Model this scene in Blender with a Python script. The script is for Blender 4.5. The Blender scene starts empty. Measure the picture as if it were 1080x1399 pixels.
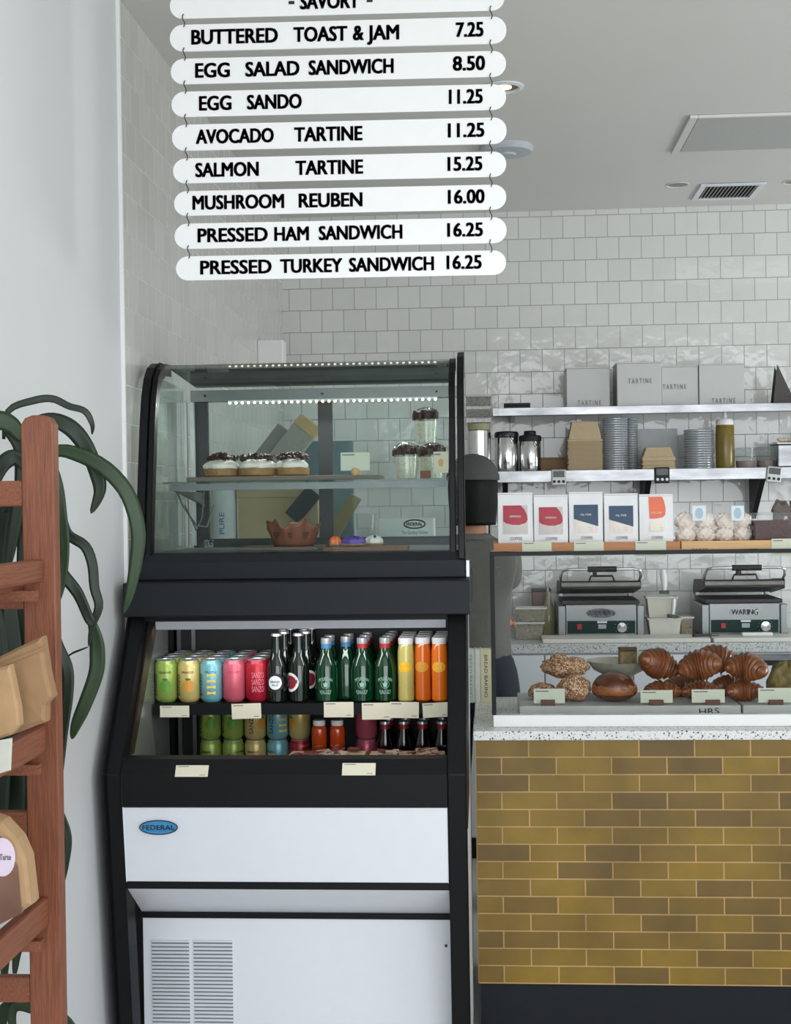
import bpy, bmesh, math, random
from mathutils import Vector, Matrix, noise
random.seed(7)
S = bpy.context.scene
COL = S.collection
PI = math.pi

# ---------------------------------------------------------------- camera
F_PX = 1865.0
YAW, PITCH, ROLL = math.radians(3.93), math.radians(-0.41), 0.0140
CAM = Vector((0, 0, 1.6))
_R0 = Vector((math.cos(YAW), math.sin(YAW), 0))
_F = Vector((-math.sin(YAW)*math.cos(PITCH), math.cos(YAW)*math.cos(PITCH), math.sin(PITCH)))
_U0 = _R0.cross(_F)
_U = _U0*math.cos(ROLL) + _R0*math.sin(ROLL)
_R = _R0*math.cos(ROLL) - _U0*math.sin(ROLL)
cd = bpy.data.cameras.new('camera')
cd.sensor_fit = 'VERTICAL'; cd.sensor_height = 36.0; cd.lens = 36.0*F_PX/1399.0
cd.clip_start = 0.05
cam = bpy.data.objects.new('camera', cd); COL.objects.link(cam)
m = Matrix.Identity(4)
for i in range(3):
    m[i][0] = _R[i]; m[i][1] = _U[i]; m[i][2] = -_F[i]; m[i][3] = CAM[i]
cam.matrix_world = m
S.camera = cam
def _ray(px, py): return _F + _R*((px-540)/F_PX) + _U*((699.5-py)/F_PX)
def at(px, py, Y):                       # point at depth Y
    r = _ray(px, py); return CAM + r*(Y/r.y)
def atX(px, py, X):
    r = _ray(px, py); return CAM + r*(X/r.x)
def atZ(px, py, Z):
    r = _ray(px, py); return CAM + r*((Z-1.6)/r.z)

# ---------------------------------------------------------------- light
S.view_settings.view_transform = 'Standard'; S.view_settings.look = 'None'
S.view_settings.gamma = 1.0; S.view_settings.exposure = -0.2
W = bpy.data.worlds.new('daylight'); S.world = W; W.use_nodes = True
bg = W.node_tree.nodes['Background']
bg.inputs['Color'].default_value = (0.86, 0.93, 1.0, 1); bg.inputs['Strength'].default_value = 1.5
def area(name, loc, aim, sx, sy, power, color=(1, 1, 1)):
    ld = bpy.data.lights.new(name, 'AREA'); ld.shape = 'RECTANGLE'; ld.size = sx; ld.size_y = sy
    ld.energy = power; ld.color = color
    o = bpy.data.objects.new(name, ld); COL.objects.link(o); o.location = loc
    o.rotation_euler = (Vector(aim)-Vector(loc)).to_track_quat('-Z', 'Y').to_euler()
    return o
area('shop_window_daylight', (0.9, -1.6, 1.85), (0.4, 5, 1.1), 4.6, 2.3, 135, (0.95, 0.98, 1.0))
area('side_fill', (4.4, 1.3, 1.6), (0.0, 1.9, 1.5), 3.0, 2.2, 62, (0.98, 0.985, 1.0))  # added fill from the right to brighten the left wall; right wall is closed
area('kitchen_overhead_area', (1.9, 5.0, 2.95), (1.9, 5.0, 0), 1.6, 0.5, 4, (1.0, 0.98, 0.95))  # soft overhead area light facing the floor, under a closed ceiling
area('kitchen_side_fill', (4.35, 5.35, 1.35), (0.5, 6.3, 1.15), 1.2, 1.1, 62, (0.93, 0.98, 1.0))  # added low fill that lifts the tiled back wall; no window opening here

# ---------------------------------------------------------------- materials
def lin(c):
    c = c/255.0
    return c/12.92 if c <= 0.04045 else ((c+0.055)/1.055)**2.4
def rgb(t): return (lin(t[0]), lin(t[1]), lin(t[2]), 1)
MATS = {}
def mat(name, col, rough=0.5, metal=0.0, noise=0.06, scale=30.0, bump=0.0, bscale=None, spec=0.5, emit=0.0, stretch=None, coat=0.0, sheen=0.0):
    if name in MATS: return MATS[name]
    M = bpy.data.materials.new(name); M.use_nodes = True
    N, L = M.node_tree.nodes, M.node_tree.links
    b = N['Principled BSDF']
    b.inputs['Roughness'].default_value = rough; b.inputs['Metallic'].default_value = metal
    b.inputs['Specular IOR Level'].default_value = spec
    b.inputs['Coat Weight'].default_value = coat; b.inputs['Coat Roughness'].default_value = 0.08
    tc = N.new('ShaderNodeTexCoord'); mp = N.new('ShaderNodeMapping'); L.new(tc.outputs['Object'], mp.inputs[0])
    if stretch: mp.inputs['Scale'].default_value = stretch
    nz = N.new('ShaderNodeTexNoise'); nz.inputs['Scale'].default_value = scale; nz.inputs['Detail'].default_value = 4
    L.new(mp.outputs[0], nz.inputs['Vector'])
    mx = N.new('ShaderNodeMix'); mx.data_type = 'RGBA'
    c = rgb(col)
    mx.inputs[6].default_value = tuple(max(0, v*(1-noise*2.2)) for v in c[:3])+(1,)
    mx.inputs[7].default_value = tuple(min(1, v*(1+noise*2.2)) for v in c[:3])+(1,)
    L.new(nz.outputs['Fac'], mx.inputs[0]); L.new(mx.outputs[2], b.inputs['Base Color'])
    if bump:
        bp = N.new('ShaderNodeBump'); bp.inputs['Strength'].default_value = bump; bp.inputs['Distance'].default_value = 0.01
        n2 = N.new('ShaderNodeTexNoise'); n2.inputs['Scale'].default_value = bscale or scale; n2.inputs['Detail'].default_value = 3
        L.new(mp.outputs[0], n2.inputs['Vector'])
        L.new(n2.outputs['Fac'], bp.inputs['Height']); L.new(bp.outputs[0], b.inputs['Normal'])
    if emit:
        b.inputs['Emission Color'].default_value = c; b.inputs['Emission Strength'].default_value = emit
    MATS[name] = M; return M
def glass(name, tint=(235, 245, 242), base=0.03, top=0.8, haze=0.0, hazecol=(200, 210, 205), rough=0.0):
    if name in MATS: return MATS[name]
    M = bpy.data.materials.new(name); M.use_nodes = True
    N, L = M.node_tree.nodes, M.node_tree.links
    for n in list(N):
        if n.type != 'OUTPUT_MATERIAL': N.remove(n)
    out = [n for n in N if n.type == 'OUTPUT_MATERIAL'][0]
    tr = N.new('ShaderNodeBsdfTransparent'); tr.inputs[0].default_value = rgb(tint)
    gl = N.new('ShaderNodeBsdfGlossy'); gl.inputs['Roughness'].default_value = rough
    lw = N.new('ShaderNodeLayerWeight'); lw.inputs[0].default_value = 0.5
    pw = N.new('ShaderNodeMath'); pw.operation = 'POWER'; pw.inputs[1].default_value = 4.0
    L.new(lw.outputs['Facing'], pw.inputs[0])
    ma = N.new('ShaderNodeMath'); ma.operation = 'MULTIPLY_ADD'; ma.inputs[1].default_value = top; ma.inputs[2].default_value = base
    L.new(pw.outputs[0], ma.inputs[0])
    mx = N.new('ShaderNodeMixShader'); L.new(ma.outputs[0], mx.inputs[0])
    L.new(tr.outputs[0], mx.inputs[1]); L.new(gl.outputs[0], mx.inputs[2])
    res = mx
    if haze:
        df = N.new('ShaderNodeBsdfDiffuse'); df.inputs[0].default_value = rgb(hazecol)
        nz = N.new('ShaderNodeTexNoise'); nz.inputs['Scale'].default_value = 9.0
        mm = N.new('ShaderNodeMath'); mm.operation = 'MULTIPLY'; mm.inputs[1].default_value = haze*2
        L.new(nz.outputs['Fac'], mm.inputs[0])
        m2 = N.new('ShaderNodeMixShader'); L.new(mm.outputs[0], m2.inputs[0])
        L.new(mx.outputs[0], m2.inputs[1]); L.new(df.outputs[0], m2.inputs[2]); res = m2
    L.new(res.outputs[0], out.inputs['Surface'])
    MATS[name] = M; return M
def tile_mat(name, axis, bw, rh, ox, oz, c1, c2, mortar, msize=0.0016, rough=0.16, wav=0.25, offset=0.5, bumpd=0.0015, streak=0.0):
    M = bpy.data.materials.new(name); M.use_nodes = True
    N, L = M.node_tree.nodes, M.node_tree.links
    b = N['Principled BSDF']; b.inputs['Roughness'].default_value = rough
    tc = N.new('ShaderNodeTexCoord'); sp = N.new('ShaderNodeSeparateXYZ'); L.new(tc.outputs['Object'], sp.inputs[0])
    cb = N.new('ShaderNodeCombineXYZ')
    def off(o, v):
        a = N.new('ShaderNodeMath'); a.operation = 'SUBTRACT'; a.inputs[1].default_value = v; L.new(o, a.inputs[0]); return a.outputs[0]
    L.new(off(sp.outputs[axis], ox), cb.inputs[0]); L.new(off(sp.outputs[2], oz), cb.inputs[1])
    br = N.new('ShaderNodeTexBrick'); L.new(cb.outputs[0], br.inputs['Vector'])
    br.offset = offset; br.offset_frequency = 2; br.squash = 1.0
    br.inputs['Color1'].default_value = rgb(c1); br.inputs['Color2'].default_value = rgb(c2); br.inputs['Mortar'].default_value = rgb(mortar)
    br.inputs['Scale'].default_value = 1.0; br.inputs['Mortar Size'].default_value = msize; br.inputs['Mortar Smooth'].default_value = 0.1
    br.inputs['Bias'].default_value = 0.0; br.inputs['Brick Width'].default_value = bw; br.inputs['Row Height'].default_value = rh
    nz = N.new('ShaderNodeTexNoise'); nz.inputs['Scale'].default_value = 14.0; nz.inputs['Detail'].default_value = 2.0
    L.new(tc.outputs['Object'], nz.inputs['Vector'])
    colout = br.outputs['Color']
    if streak:
        n2 = N.new('ShaderNodeTexNoise'); n2.inputs['Scale'].default_value = 6.0; n2.inputs['Detail'].default_value = 6.0
        L.new(tc.outputs['Object'], n2.inputs['Vector'])
        mr = N.new('ShaderNodeMapRange'); mr.inputs[1].default_value = 0.3; mr.inputs[2].default_value = 0.7
        mr.inputs[3].default_value = 1-streak; mr.inputs[4].default_value = 1+streak
        L.new(n2.outputs['Fac'], mr.inputs[0])
        vm = N.new('ShaderNodeVectorMath'); vm.operation = 'SCALE'; L.new(br.outputs['Color'], vm.inputs[0]); L.new(mr.outputs[0], vm.inputs['Scale'])
        colout = vm.outputs[0]
    L.new(colout, b.inputs['Base Color'])
    hs = N.new('ShaderNodeMath'); hs.operation = 'MULTIPLY_ADD'; hs.inputs[1].default_value = -1.0
    L.new(br.outputs['Fac'], hs.inputs[0])
    hm = N.new('ShaderNodeMath'); hm.operation = 'MULTIPLY'; hm.inputs[1].default_value = wav
    L.new(nz.outputs['Fac'], hm.inputs[0]); L.new(hm.outputs[0], hs.inputs[2])
    bp = N.new('ShaderNodeBump'); bp.inputs['Strength'].default_value = 1.0; bp.inputs['Distance'].default_value = bumpd
    L.new(hs.outputs[0], bp.inputs['Height']); L.new(bp.outputs[0], b.inputs['Normal'])
    rr = N.new('ShaderNodeMath'); rr.operation = 'MULTIPLY_ADD'; rr.inputs[1].default_value = 0.5; rr.inputs[2].default_value = rough
    L.new(br.outputs['Fac'], rr.inputs[0]); L.new(rr.outputs[0], b.inputs['Roughness'])
    return M
def speck_mat(name, base, specks, scale=110.0, rough=0.3):
    M = bpy.data.materials.new(name); M.use_nodes = True
    N, L = M.node_tree.nodes, M.node_tree.links
    b = N['Principled BSDF']; b.inputs['Roughness'].default_value = rough
    tc = N.new('ShaderNodeTexCoord')
    prev = None
    for i, (c, s, th) in enumerate(specks):
        vo = N.new('ShaderNodeTexVoronoi'); vo.inputs['Scale'].default_value = s
        mp = N.new('ShaderNodeMapping'); mp.inputs['Location'].default_value = (i*3.1, i*1.7, i*0.9)
        L.new(tc.outputs['Object'], mp.inputs[0]); L.new(mp.outputs[0], vo.inputs['Vector'])
        sep = N.new('ShaderNodeSeparateColor'); L.new(vo.outputs['Color'], sep.inputs[0])
        lt = N.new('ShaderNodeMath'); lt.operation = 'LESS_THAN'; lt.inputs[1].default_value = th
        mul = N.new('ShaderNodeMath'); mul.operation = 'LESS_THAN'; mul.inputs[1].default_value = 0.42
        L.new(sep.outputs[0], lt.inputs[0]); L.new(vo.outputs['Distance'], mul.inputs[0])
        an = N.new('ShaderNodeMath'); an.operation = 'MULTIPLY'; L.new(lt.outputs[0], an.inputs[0]); L.new(mul.outputs[0], an.inputs[1])
        mx = N.new('ShaderNodeMix'); mx.data_type = 'RGBA'; L.new(an.outputs[0], mx.inputs[0])
        if prev is None: mx.inputs[6].default_value = rgb(base)
        else: L.new(prev, mx.inputs[6])
        mx.inputs[7].default_value = rgb(c); prev = mx.outputs[2]
    L.new(prev, b.inputs['Base Color'])
    return M

# ---------------------------------------------------------------- mesh builder
class MB:
    def __init__(s): s.v = []; s.f = []; s.mi = []; s.sm = []; s.m = 0
    def add(s, vs, fs, smooth=False, mat=None):
        o = len(s.v); s.v += [tuple(v) for v in vs]
        for f in fs:
            s.f.append([i+o for i in f]); s.mi.append(s.m if mat is None else mat); s.sm.append(smooth)
        return s
    def box(s, x0, x1, y0, y1, z0, z1, mat=None):
        vs = [(x0,y0,z0),(x1,y0,z0),(x1,y1,z0),(x0,y1,z0),(x0,y0,z1),(x1,y0,z1),(x1,y1,z1),(x0,y1,z1)]
        return s.add(vs, [(0,3,2,1),(4,5,6,7),(0,1,5,4),(1,2,6,5),(2,3,7,6),(3,0,4,7)], False, mat)
    def prism(s, poly, a, b, axis='x', mat=None, smooth=False):
        # poly of 2D points; axis x: (y,z) ; axis y: (x,z) ; axis z: (x,y)
        n = len(poly)
        def P(p, t): return (t, p[0], p[1]) if axis == 'x' else ((p[0], t, p[1]) if axis == 'y' else (p[0], p[1], t))
        vs = [P(p, a) for p in poly]+[P(p, b) for p in poly]
        s.add(vs, [tuple(range(n)), tuple(range(2*n-1, n-1, -1))], False, mat)
        vs = vs; fs = [(i, i+n, (i+1) % n+n, (i+1) % n) for i in range(n)]
        return s.add(vs, fs, smooth, mat)
    def lathe(s, prof, c=(0,0,0), seg=24, mat=None, sx=1.0, sy=1.0, sharp=35, cap=True):
        runs = [[prof[0]]]
        for i in range(1, len(prof)):
            runs[-1].append(prof[i])
            if i < len(prof)-1:
                a = math.atan2(prof[i][1]-prof[i-1][1], prof[i][0]-prof[i-1][0]); b = math.atan2(prof[i+1][1]-prof[i][1], prof[i+1][0]-prof[i][0])
                d = abs((b-a+PI) % (2*PI)-PI)
                if math.degrees(d) > sharp: runs.append([prof[i]])
        for run in runs:
            vs = []; fs = []
            for r, z in run:
                for k in range(seg):
                    t = 2*PI*k/seg; vs.append((c[0]+r*sx*math.cos(t), c[1]+r*sy*math.sin(t), c[2]+z))
            for j in range(len(run)-1):
                for k in range(seg):
                    k2 = (k+1) % seg; fs.append((j*seg+k, j*seg+k2, (j+1)*seg+k2, (j+1)*seg+k))
            s.add(vs, fs, True, mat)
        if cap:
            for (r, z), flip in ((prof[0], True), (prof[-1], False)):
                if r > 1e-5:
                    vs = [(c[0]+r*sx*math.cos(2*PI*k/seg), c[1]+r*sy*math.sin(2*PI*k/seg), c[2]+z) for k in range(seg)]
                    s.add(vs, [tuple(range(seg))[::-1] if flip else tuple(range(seg))], False, mat)
        return s
    def cyl(s, a, b, r, seg=16, mat=None, r2=None):
        return s.tube([a, b], r, seg, mat, radii=[r, r2 if r2 is not None else r])
    def tube(s, pts, r, seg=8, mat=None, radii=None, cap=True):
        P = [Vector(p) for p in pts]; n = len(P); vs = []; fs = []
        prevn = None
        for i in range(n):
            t = (P[min(i+1, n-1)]-P[max(i-1, 0)]).normalized()
            if prevn is None:
                u = Vector((0, 0, 1)) if abs(t.z) < 0.9 else Vector((1, 0, 0)); nn = t.cross(u).normalized()
            else: nn = (prevn - t*prevn.dot(t)).normalized()
            prevn = nn; bb = t.cross(nn); rr = radii[i] if radii else r
            for k in range(seg):
                q = 2*PI*k/seg; vs.append(P[i]+nn*(rr*math.cos(q))+bb*(rr*math.sin(q)))
        for i in range(n-1):
            for k in range(seg):
                k2 = (k+1) % seg; fs.append((i*seg+k, i*seg+k2, (i+1)*seg+k2, (i+1)*seg+k))
        s.add(vs, fs, True, mat)
        if cap: s.add(vs[:seg], [tuple(range(seg))[::-1]], False, mat); s.add(vs[-seg:], [tuple(range(seg))], False, mat)
        return s
    def blob(s, c, r, seg=20, rings=12, fn=None, mat=None):
        vs = []; fs = []
        for j in range(rings+1):
            ph = PI*j/rings
            for k in range(seg):
                th = 2*PI*k/seg; d = Vector((math.sin(ph)*math.cos(th), math.sin(ph)*math.sin(th), math.cos(ph)))
                q = fn(d, th, ph) if fn else 1.0
                if isinstance(q, (int, float)): p = Vector((d.x*r[0]*q, d.y*r[1]*q, d.z*r[2]*q))
                else: p = q
                vs.append((c[0]+p.x, c[1]+p.y, c[2]+p.z))
        for j in range(rings):
            for k in range(seg):
                k2 = (k+1) % seg; fs.append((j*seg+k, (j+1)*seg+k, (j+1)*seg+k2, j*seg+k2))
        return s.add(vs, fs, True, mat)
    def grid(s, nu, nv, fn, mat=None, smooth=True):
        vs = [fn(i/(nu-1), j/(nv-1)) for j in range(nv) for i in range(nu)]
        fs = [(j*nu+i, j*nu+i+1, (j+1)*nu+i+1, (j+1)*nu+i) for j in range(nv-1) for i in range(nu-1)]
        return s.add(vs, fs, smooth, mat)
    def xf(s, M, start=0):
        for i in range(start, len(s.v)): s.v[i] = tuple(M @ Vector(s.v[i]))
        return s
def mesh_obj(name, mb, mats, parent=None, bevel=0.0, label=None, loc=None, solid=0.0, sub=0):
    me = bpy.data.meshes.new(name); me.from_pydata(mb.v, [], mb.f)
    if not isinstance(mats, (list, tuple)): mats = [mats]
    for q in mats: me.materials.append(q)
    me.polygons.foreach_set('material_index', mb.mi); me.polygons.foreach_set('use_smooth', mb.sm)
    bm = bmesh.new(); bm.from_mesh(me)
    if not solid:
        bmesh.ops.remove_doubles(bm, verts=[v for v in bm.verts], dist=1e-7) if sub else None
        bmesh.ops.recalc_face_normals(bm, faces=bm.faces)
    bm.to_mesh(me); bm.free()
    me.update()
    o = bpy.data.objects.new(name, me); COL.objects.link(o)
    if parent: o.parent = parent
    if loc: o.location = loc
    if solid:
        md = o.modifiers.new('thickness', 'SOLIDIFY'); md.thickness = solid; md.offset = 0
    if bevel:
        md0 = o.modifiers.new('weld', 'WELD'); md0.merge_threshold = 1e-5
        md = o.modifiers.new('bevel', 'BEVEL'); md.width = bevel; md.segments = 2; md.limit_method = 'ANGLE'; md.angle_limit = math.radians(40)
    if sub:
        md = o.modifiers.new('sub', 'SUBSURF'); md.levels = sub; md.render_levels = sub
    if label: o['label'] = label
    return o
def tag(o, label, cat, group=None):
    o['label'] = label; o['category'] = cat
    if group: o['group'] = group
    return o
def thing(name, label, cat, loc=(0,0,0), rz=0.0, group=None, rot=None):
    o = bpy.data.objects.new(name, None); COL.objects.link(o); o.empty_display_size = 0.05
    o.location = loc; o.rotation_euler = rot if rot else (0, 0, rz)
    return tag(o, label, cat, group)
def struct(name, mb, mats, bevel=0.0):
    o = mesh_obj(name, mb, mats, bevel=bevel); o['kind'] = 'structure'; return o
def kids(o): return [c for c in bpy.data.objects if c.parent == o]
def dup(root, loc, rz=None, label=None, group=None, scale=None):
    r = root.copy(); COL.objects.link(r); r.location = loc
    if rz is not None: r.rotation_euler = (0, 0, rz)
    if scale: r.scale = (scale,)*3 if not isinstance(scale, tuple) else scale
    if label: r['label'] = label
    if group: r['group'] = group
    for ch in kids(root):
        c = ch.copy(); COL.objects.link(c); c.parent = r
        for g in kids(ch):
            d = g.copy(); COL.objects.link(d); d.parent = c
    return r
# ---- lettering
_TX = {}
def text_geo(s, h, w=None, bold=0.0, deep=0.0008):
    bold = 0.0
    key = (s, bold)
    if key not in _TX:
        cu = bpy.data.curves.new('t', 'FONT'); cu.body = s; cu.size = 1.0; cu.offset = bold; cu.resolution_u = 3; cu.extrude = 0.5
        o = bpy.data.objects.new('t', cu); COL.objects.link(o)
        dg = bpy.context.evaluated_depsgraph_get(); dg.update()
        me = bpy.data.meshes.new_from_object(o.evaluated_get(dg))
        V = [tuple(v.co) for v in me.vertices]; Fc = [tuple(p.vertices) for p in me.polygons]
        bpy.data.objects.remove(o); bpy.data.curves.remove(cu); bpy.data.meshes.remove(me)
        _TX[key] = (V, Fc)
    V, Fc = _TX[key]
    if text_geo.cap is None: text_geo.cap = V if s == 'H' else [(0, 1, 0)]; text_geo.cap = V if s == 'H' else (text_geo('H', 1.0) and _TX[('H', 0.0)][0])
    x0 = min(v[0] for v in V); x1 = max(v[0] for v in V); y0 = min(v[1] for v in V); y1 = max(v[1] for v in V)
    if any(ch.isalnum() for ch in s): y0, y1 = 0.0, max(v[1] for v in text_geo.cap)
    sy = h/(y1-y0); sx = (w/(x1-x0)) if w else sy
    return [((v[0]-x0)*sx, (v[1]-y0)*sy, v[2]*2*deep) for v in V], Fc, (x1-x0)*sx
text_geo.cap = None
def put_text(mb, s, x, z, h, w=None, y=0.0, bold=0.0, center=False, deep=0.0008, mat=None, rot=0.0):
    """lettering in the xz plane facing -y, standing on the surface at y"""
    V, Fc, ww = text_geo(s, h, w, bold, deep)
    ox = -ww/2 if center else 0
    c, sn = math.cos(rot), math.sin(rot)
    for dx, dz in (((-1, -1), (1, -1), (1, 1), (-1, 1)) if bold > 0.025 else ((0, 0),)):
        dx *= 0.048*h; dz *= 0.024*h
        vs = [(x+(v[0]+ox+dx)*c-(v[1]+dz)*sn, y-deep-v[2], z+(v[0]+ox+dx)*sn+(v[1]+dz)*c) for v in V]
        mb.add(vs, Fc, False, mat)
    return ww
def wrap_text(mb, s, zc, h, w, r, ang=0.0, bold=0.0, vertical=False, mat=None, arc=0.0):
    """lettering wrapped on a cylinder of radius r round z, facing -y at ang 0"""
    V, Fc, ww = text_geo(s, h, w, bold, 0.0003)
    vs = []
    for v in V:
        if vertical: u, q = -(v[1]-h/2), v[0]-ww/2
        else: u, q = v[0]-ww/2, v[1]-h/2
        q -= arc*u*u
        t = ang+u/r-PI/2; rr = r+0.0005+v[2]
        vs.append((rr*math.cos(t), rr*math.sin(t), zc+q))
    mb.add(vs, Fc, False, mat)
def wrap_patch(mb, poly, zc, r, ang=0.0, mat=None, lift=0.0004):
    """flat outline wrapped on a cylinder as a thin printed patch"""
    n = len(poly)
    def P(u, q, e): t = ang+u/r-PI/2; return ((r+e)*math.cos(t), (r+e)*math.sin(t), zc+q)
    cx = sum(p[0] for p in poly)/n; cz = sum(p[1] for p in poly)/n
    vs = [P(u, q, lift) for u, q in poly]+[P((u+cx)/2, (q+cz)/2, lift) for u, q in poly]+[P(cx, cz, lift)]+[P(u, q, 0) for u, q in poly]
    fs = [(i, (i+1) % n, n+(i+1) % n, n+i) for i in range(n)]+[(n+i, n+(i+1) % n, 2*n) for i in range(n)]
    fs += [(i, 2*n+1+i, 2*n+1+(i+1) % n, (i+1) % n) for i in range(n)]
    mb.add(vs, fs, False, mat)
def ell(a, b, n=20, cx=0, cz=0): return [(cx+a*math.cos(2*PI*i/n), cz+b*math.sin(2*PI*i/n)) for i in range(n)]
# ---------------------------------------------------------------- common materials
BLACK = mat('black_powder_coat', (13, 14, 16), 0.5, noise=0.05, spec=0.22)
NAVY = mat('charcoal_powder_coat', (27, 31, 36), 0.5, noise=0.05, spec=0.22)
WHITE_P = mat('white_painted_steel', (226, 230, 236), 0.35, noise=0.01)
WHITE_B = mat('white_acrylic', (236, 237, 236), 0.3, noise=0.012)
STEEL = mat('brushed_steel', (146, 147, 149), 0.28, 1.0, noise=0.36, scale=5, stretch=(1.2, 2, 4), bump=0.04)
CHROME = mat('polished_steel', (215, 215, 215), 0.12, 1.0, noise=0.02)
DARKSTEEL = mat('dark_steel', (74, 74, 76), 0.35, 1.0)
CREAM = mat('cream_card', (226, 220, 198), 0.7, noise=0.02)
GREENCARD = mat('pale_green_card', (206, 210, 190), 0.7, noise=0.02)
INK = mat('black_ink', (22, 22, 24), 0.6, noise=0.02)
GREYINK = mat('grey_ink', (110, 110, 112), 0.7, noise=0.02)
WALNUT = mat('walnut_wood', (92, 56, 40), 0.55, noise=0.15, scale=14, stretch=(1, 6, 18))
OAK = mat('tray_wood', (176, 116, 66), 0.5, noise=0.16, scale=8, stretch=(1, 10, 30))
PALEWOOD = mat('pale_tray_wood', (206, 164, 112), 0.5, noise=0.12, scale=8, stretch=(1, 10, 30))
KRAFT = mat('kraft_board', (184, 158, 122), 0.8, noise=0.06, scale=60)
CLEAR = glass('clear_glass', (252, 253, 253), 0.002, 0.6)
CASEGLASS = glass('display_glass', (247, 251, 250), 0.005, 0.65)
PLASTIC = glass('clear_plastic', (244, 246, 246), 0.02, 0.5, haze=0.06)
WRAP = glass('plastic_wrap', (252, 252, 252), 0.012, 0.5, rough=0.10)
WHITE_M = mat('matt_white_paint', (214, 216, 217), 0.75, noise=0.008, scale=3)
CEIL_M = mat('ceiling_paint', (222, 221, 216), 0.8, noise=0.008, scale=3)

# ---------------------------------------------------------------- room
WX, BY, CZ = -1.006, 6.70, 3.01
pj = at(425, 454.3, BY)
tile_back = tile_mat('white_glazed_tile', 0, 0.1078, 0.1078, pj.x, pj.z-0.1078*20, (221, 222, 219), (214, 215, 211), (164, 164, 162), wav=1.2, rough=0.06, bumpd=0.0022)
tl = atX(173, 266, WX)
tile_left = tile_mat('white_glazed_tile_side', 1, 0.1078, 0.1078, tl.y, tl.z-0.1078*20, (208, 208, 203), (198, 198, 192), (224, 224, 220), wav=0.4, rough=0.14)
struct('floor', MB().box(-1.3, 4.6, -1.2, 6.9, -0.1, 0.0), mat('polished_concrete', (196, 194, 190), 0.4, noise=0.08, scale=4))
struct('ceiling', MB().box(-1.3, 4.6, -1.2, 6.9, CZ, CZ+0.1), CEIL_M)
struct('wall_back', MB().box(-1.3, 4.6, BY, BY+0.15, 0, CZ), tile_back)
YE = 3.745
struct('wall_left', MB().box(WX-0.20, WX-0.010, -1.2, 6.7, 0, CZ), WHITE_M)
struct('wall_left_tiled', MB().box(WX-0.0098, WX, YE+0.004, 6.7, 0, CZ), tile_left)
struct('trim_1', MB().box(WX-0.0098, WX+0.001, YE-0.006, YE+0.004, 0, CZ), WHITE_B)
struct('wall_right', MB().box(4.5, 4.65, -1.2, 6.7, 0, CZ), WHITE_M)

# ---------------------------------------------------------------- refrigerated merchandiser
XL, XR = -0.984, -0.066
case = thing('display_case', 'black and white refrigerated display case with curved glass top and open drinks bay', 'display case', (0, 0, 0))
def cpart(name, mb, m, bevel=0.0, label=None, parent=None): return mesh_obj(name, mb, m, parent or case, bevel, label)
A0, B0, C0 = (3.50, 0.04), (3.386, 0.922), (3.648, 1.299)
lowpoly = [A0, B0, C0, (4.22, 1.299), (4.22, 0.04)]
cpart('side_panel', MB().prism(lowpoly, XL, XL+0.012), BLACK)
sp = MB().prism([(3.56, 0.06), (3.455, 0.915), (3.70, 1.29), (4.22, 1.29), (4.22, 0.06)], XR-0.012, XR-0.002)
cpart('side_panel', sp, WHITE_P, label='white side panel')
sp = MB().prism([(3.455, 0.93), (3.70, 1.285), (3.95, 1.285), (3.78, 0.80), (3.50, 0.76)], XR-0.0019, XR+0.001)
cpart('side_vent', sp, BLACK)
def post(x0, x1, dep):
    fr = [A0, B0, C0]; bk = [(C0[0]+dep, C0[1]), (B0[0]+dep, B0[1]+0.005), (A0[0]+dep, A0[1])]
    return MB().prism(fr+bk, x0, x1)
cpart('front_post', post(XL, XL+0.046, 0.07), BLACK, 0.003)
cpart('front_post', post(XR-0.047, XR, 0.07), BLACK, 0.003)
# bevelled inner frame of the opening
BROWNBLK = mat('bronze_black_trim', (52, 44, 40), 0.35, 0.3)
cpart('opening_trim', MB().prism([(3.47, 0.955), (3.70, 1.297), (3.80, 1.297), (3.50, 0.955)], XL+0.0465, XL+0.052), BROWNBLK)
# front lip, white panel, recess, lower panel
ix0, ix1 = XL+0.0462, XR-0.0472
cpart('front_lip', MB().prism([(3.392, 0.838), (3.388, 0.921), (3.412, 0.956), (3.47, 0.956), (3.47, 0.838)], ix0, ix1), BLACK, 0.003)
wp = MB().prism([(3.398, 0.836), (3.424, 0.641), (3.46, 0.641), (3.46, 0.836)], ix0+0.001, ix1-0.001)
front_panel = cpart('front_panel', wp, WHITE_P, 0.002)
cpart('reveal_strip', MB().box(ix0, ix1, 3.426, 3.47, 0.622, 0.640), BLACK)
rp = MB().prism([(3.432, 0.621), (3.572, 0.520), (3.60, 0.520), (3.47, 0.621)], ix0+0.001, ix1-0.001)
cpart('recess_panel', rp, WHITE_P)
cpart('reveal_strip', MB().box(ix0, ix1, 3.565, 3.60, 0.505, 0.5195), BLACK)
lower = cpart('lower_panel', MB().box(ix0+0.004, ix1-0.001, 3.570, 3.60, 0.05, 0.504), WHITE_P)
cpart('kick_plate', MB().box(ix0+0.004, ix1-0.001, 3.62, 3.66, 0.0, 0.05), BLACK)
for (pxa, pxb) in ((207, 258), (264, 317)):
    a = at(pxa, 1284, 3.570); b = at(pxb, 1284, 3.570); g = MB()
    z = a.z
    while z > 0.10:
        g.prism([(3.5695, z), (3.563, z-0.004), (3.5695, z-0.0065)], a.x, b.x); z -= 0.0100
    cpart('louver_grille', g, WHITE_P)
    cpart('louver_shadow_gap', MB().box(a.x, b.x, 3.5692, 3.5699, 0.09, a.z), mat('grey_gap', (120, 122, 124), 0.7))
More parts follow.
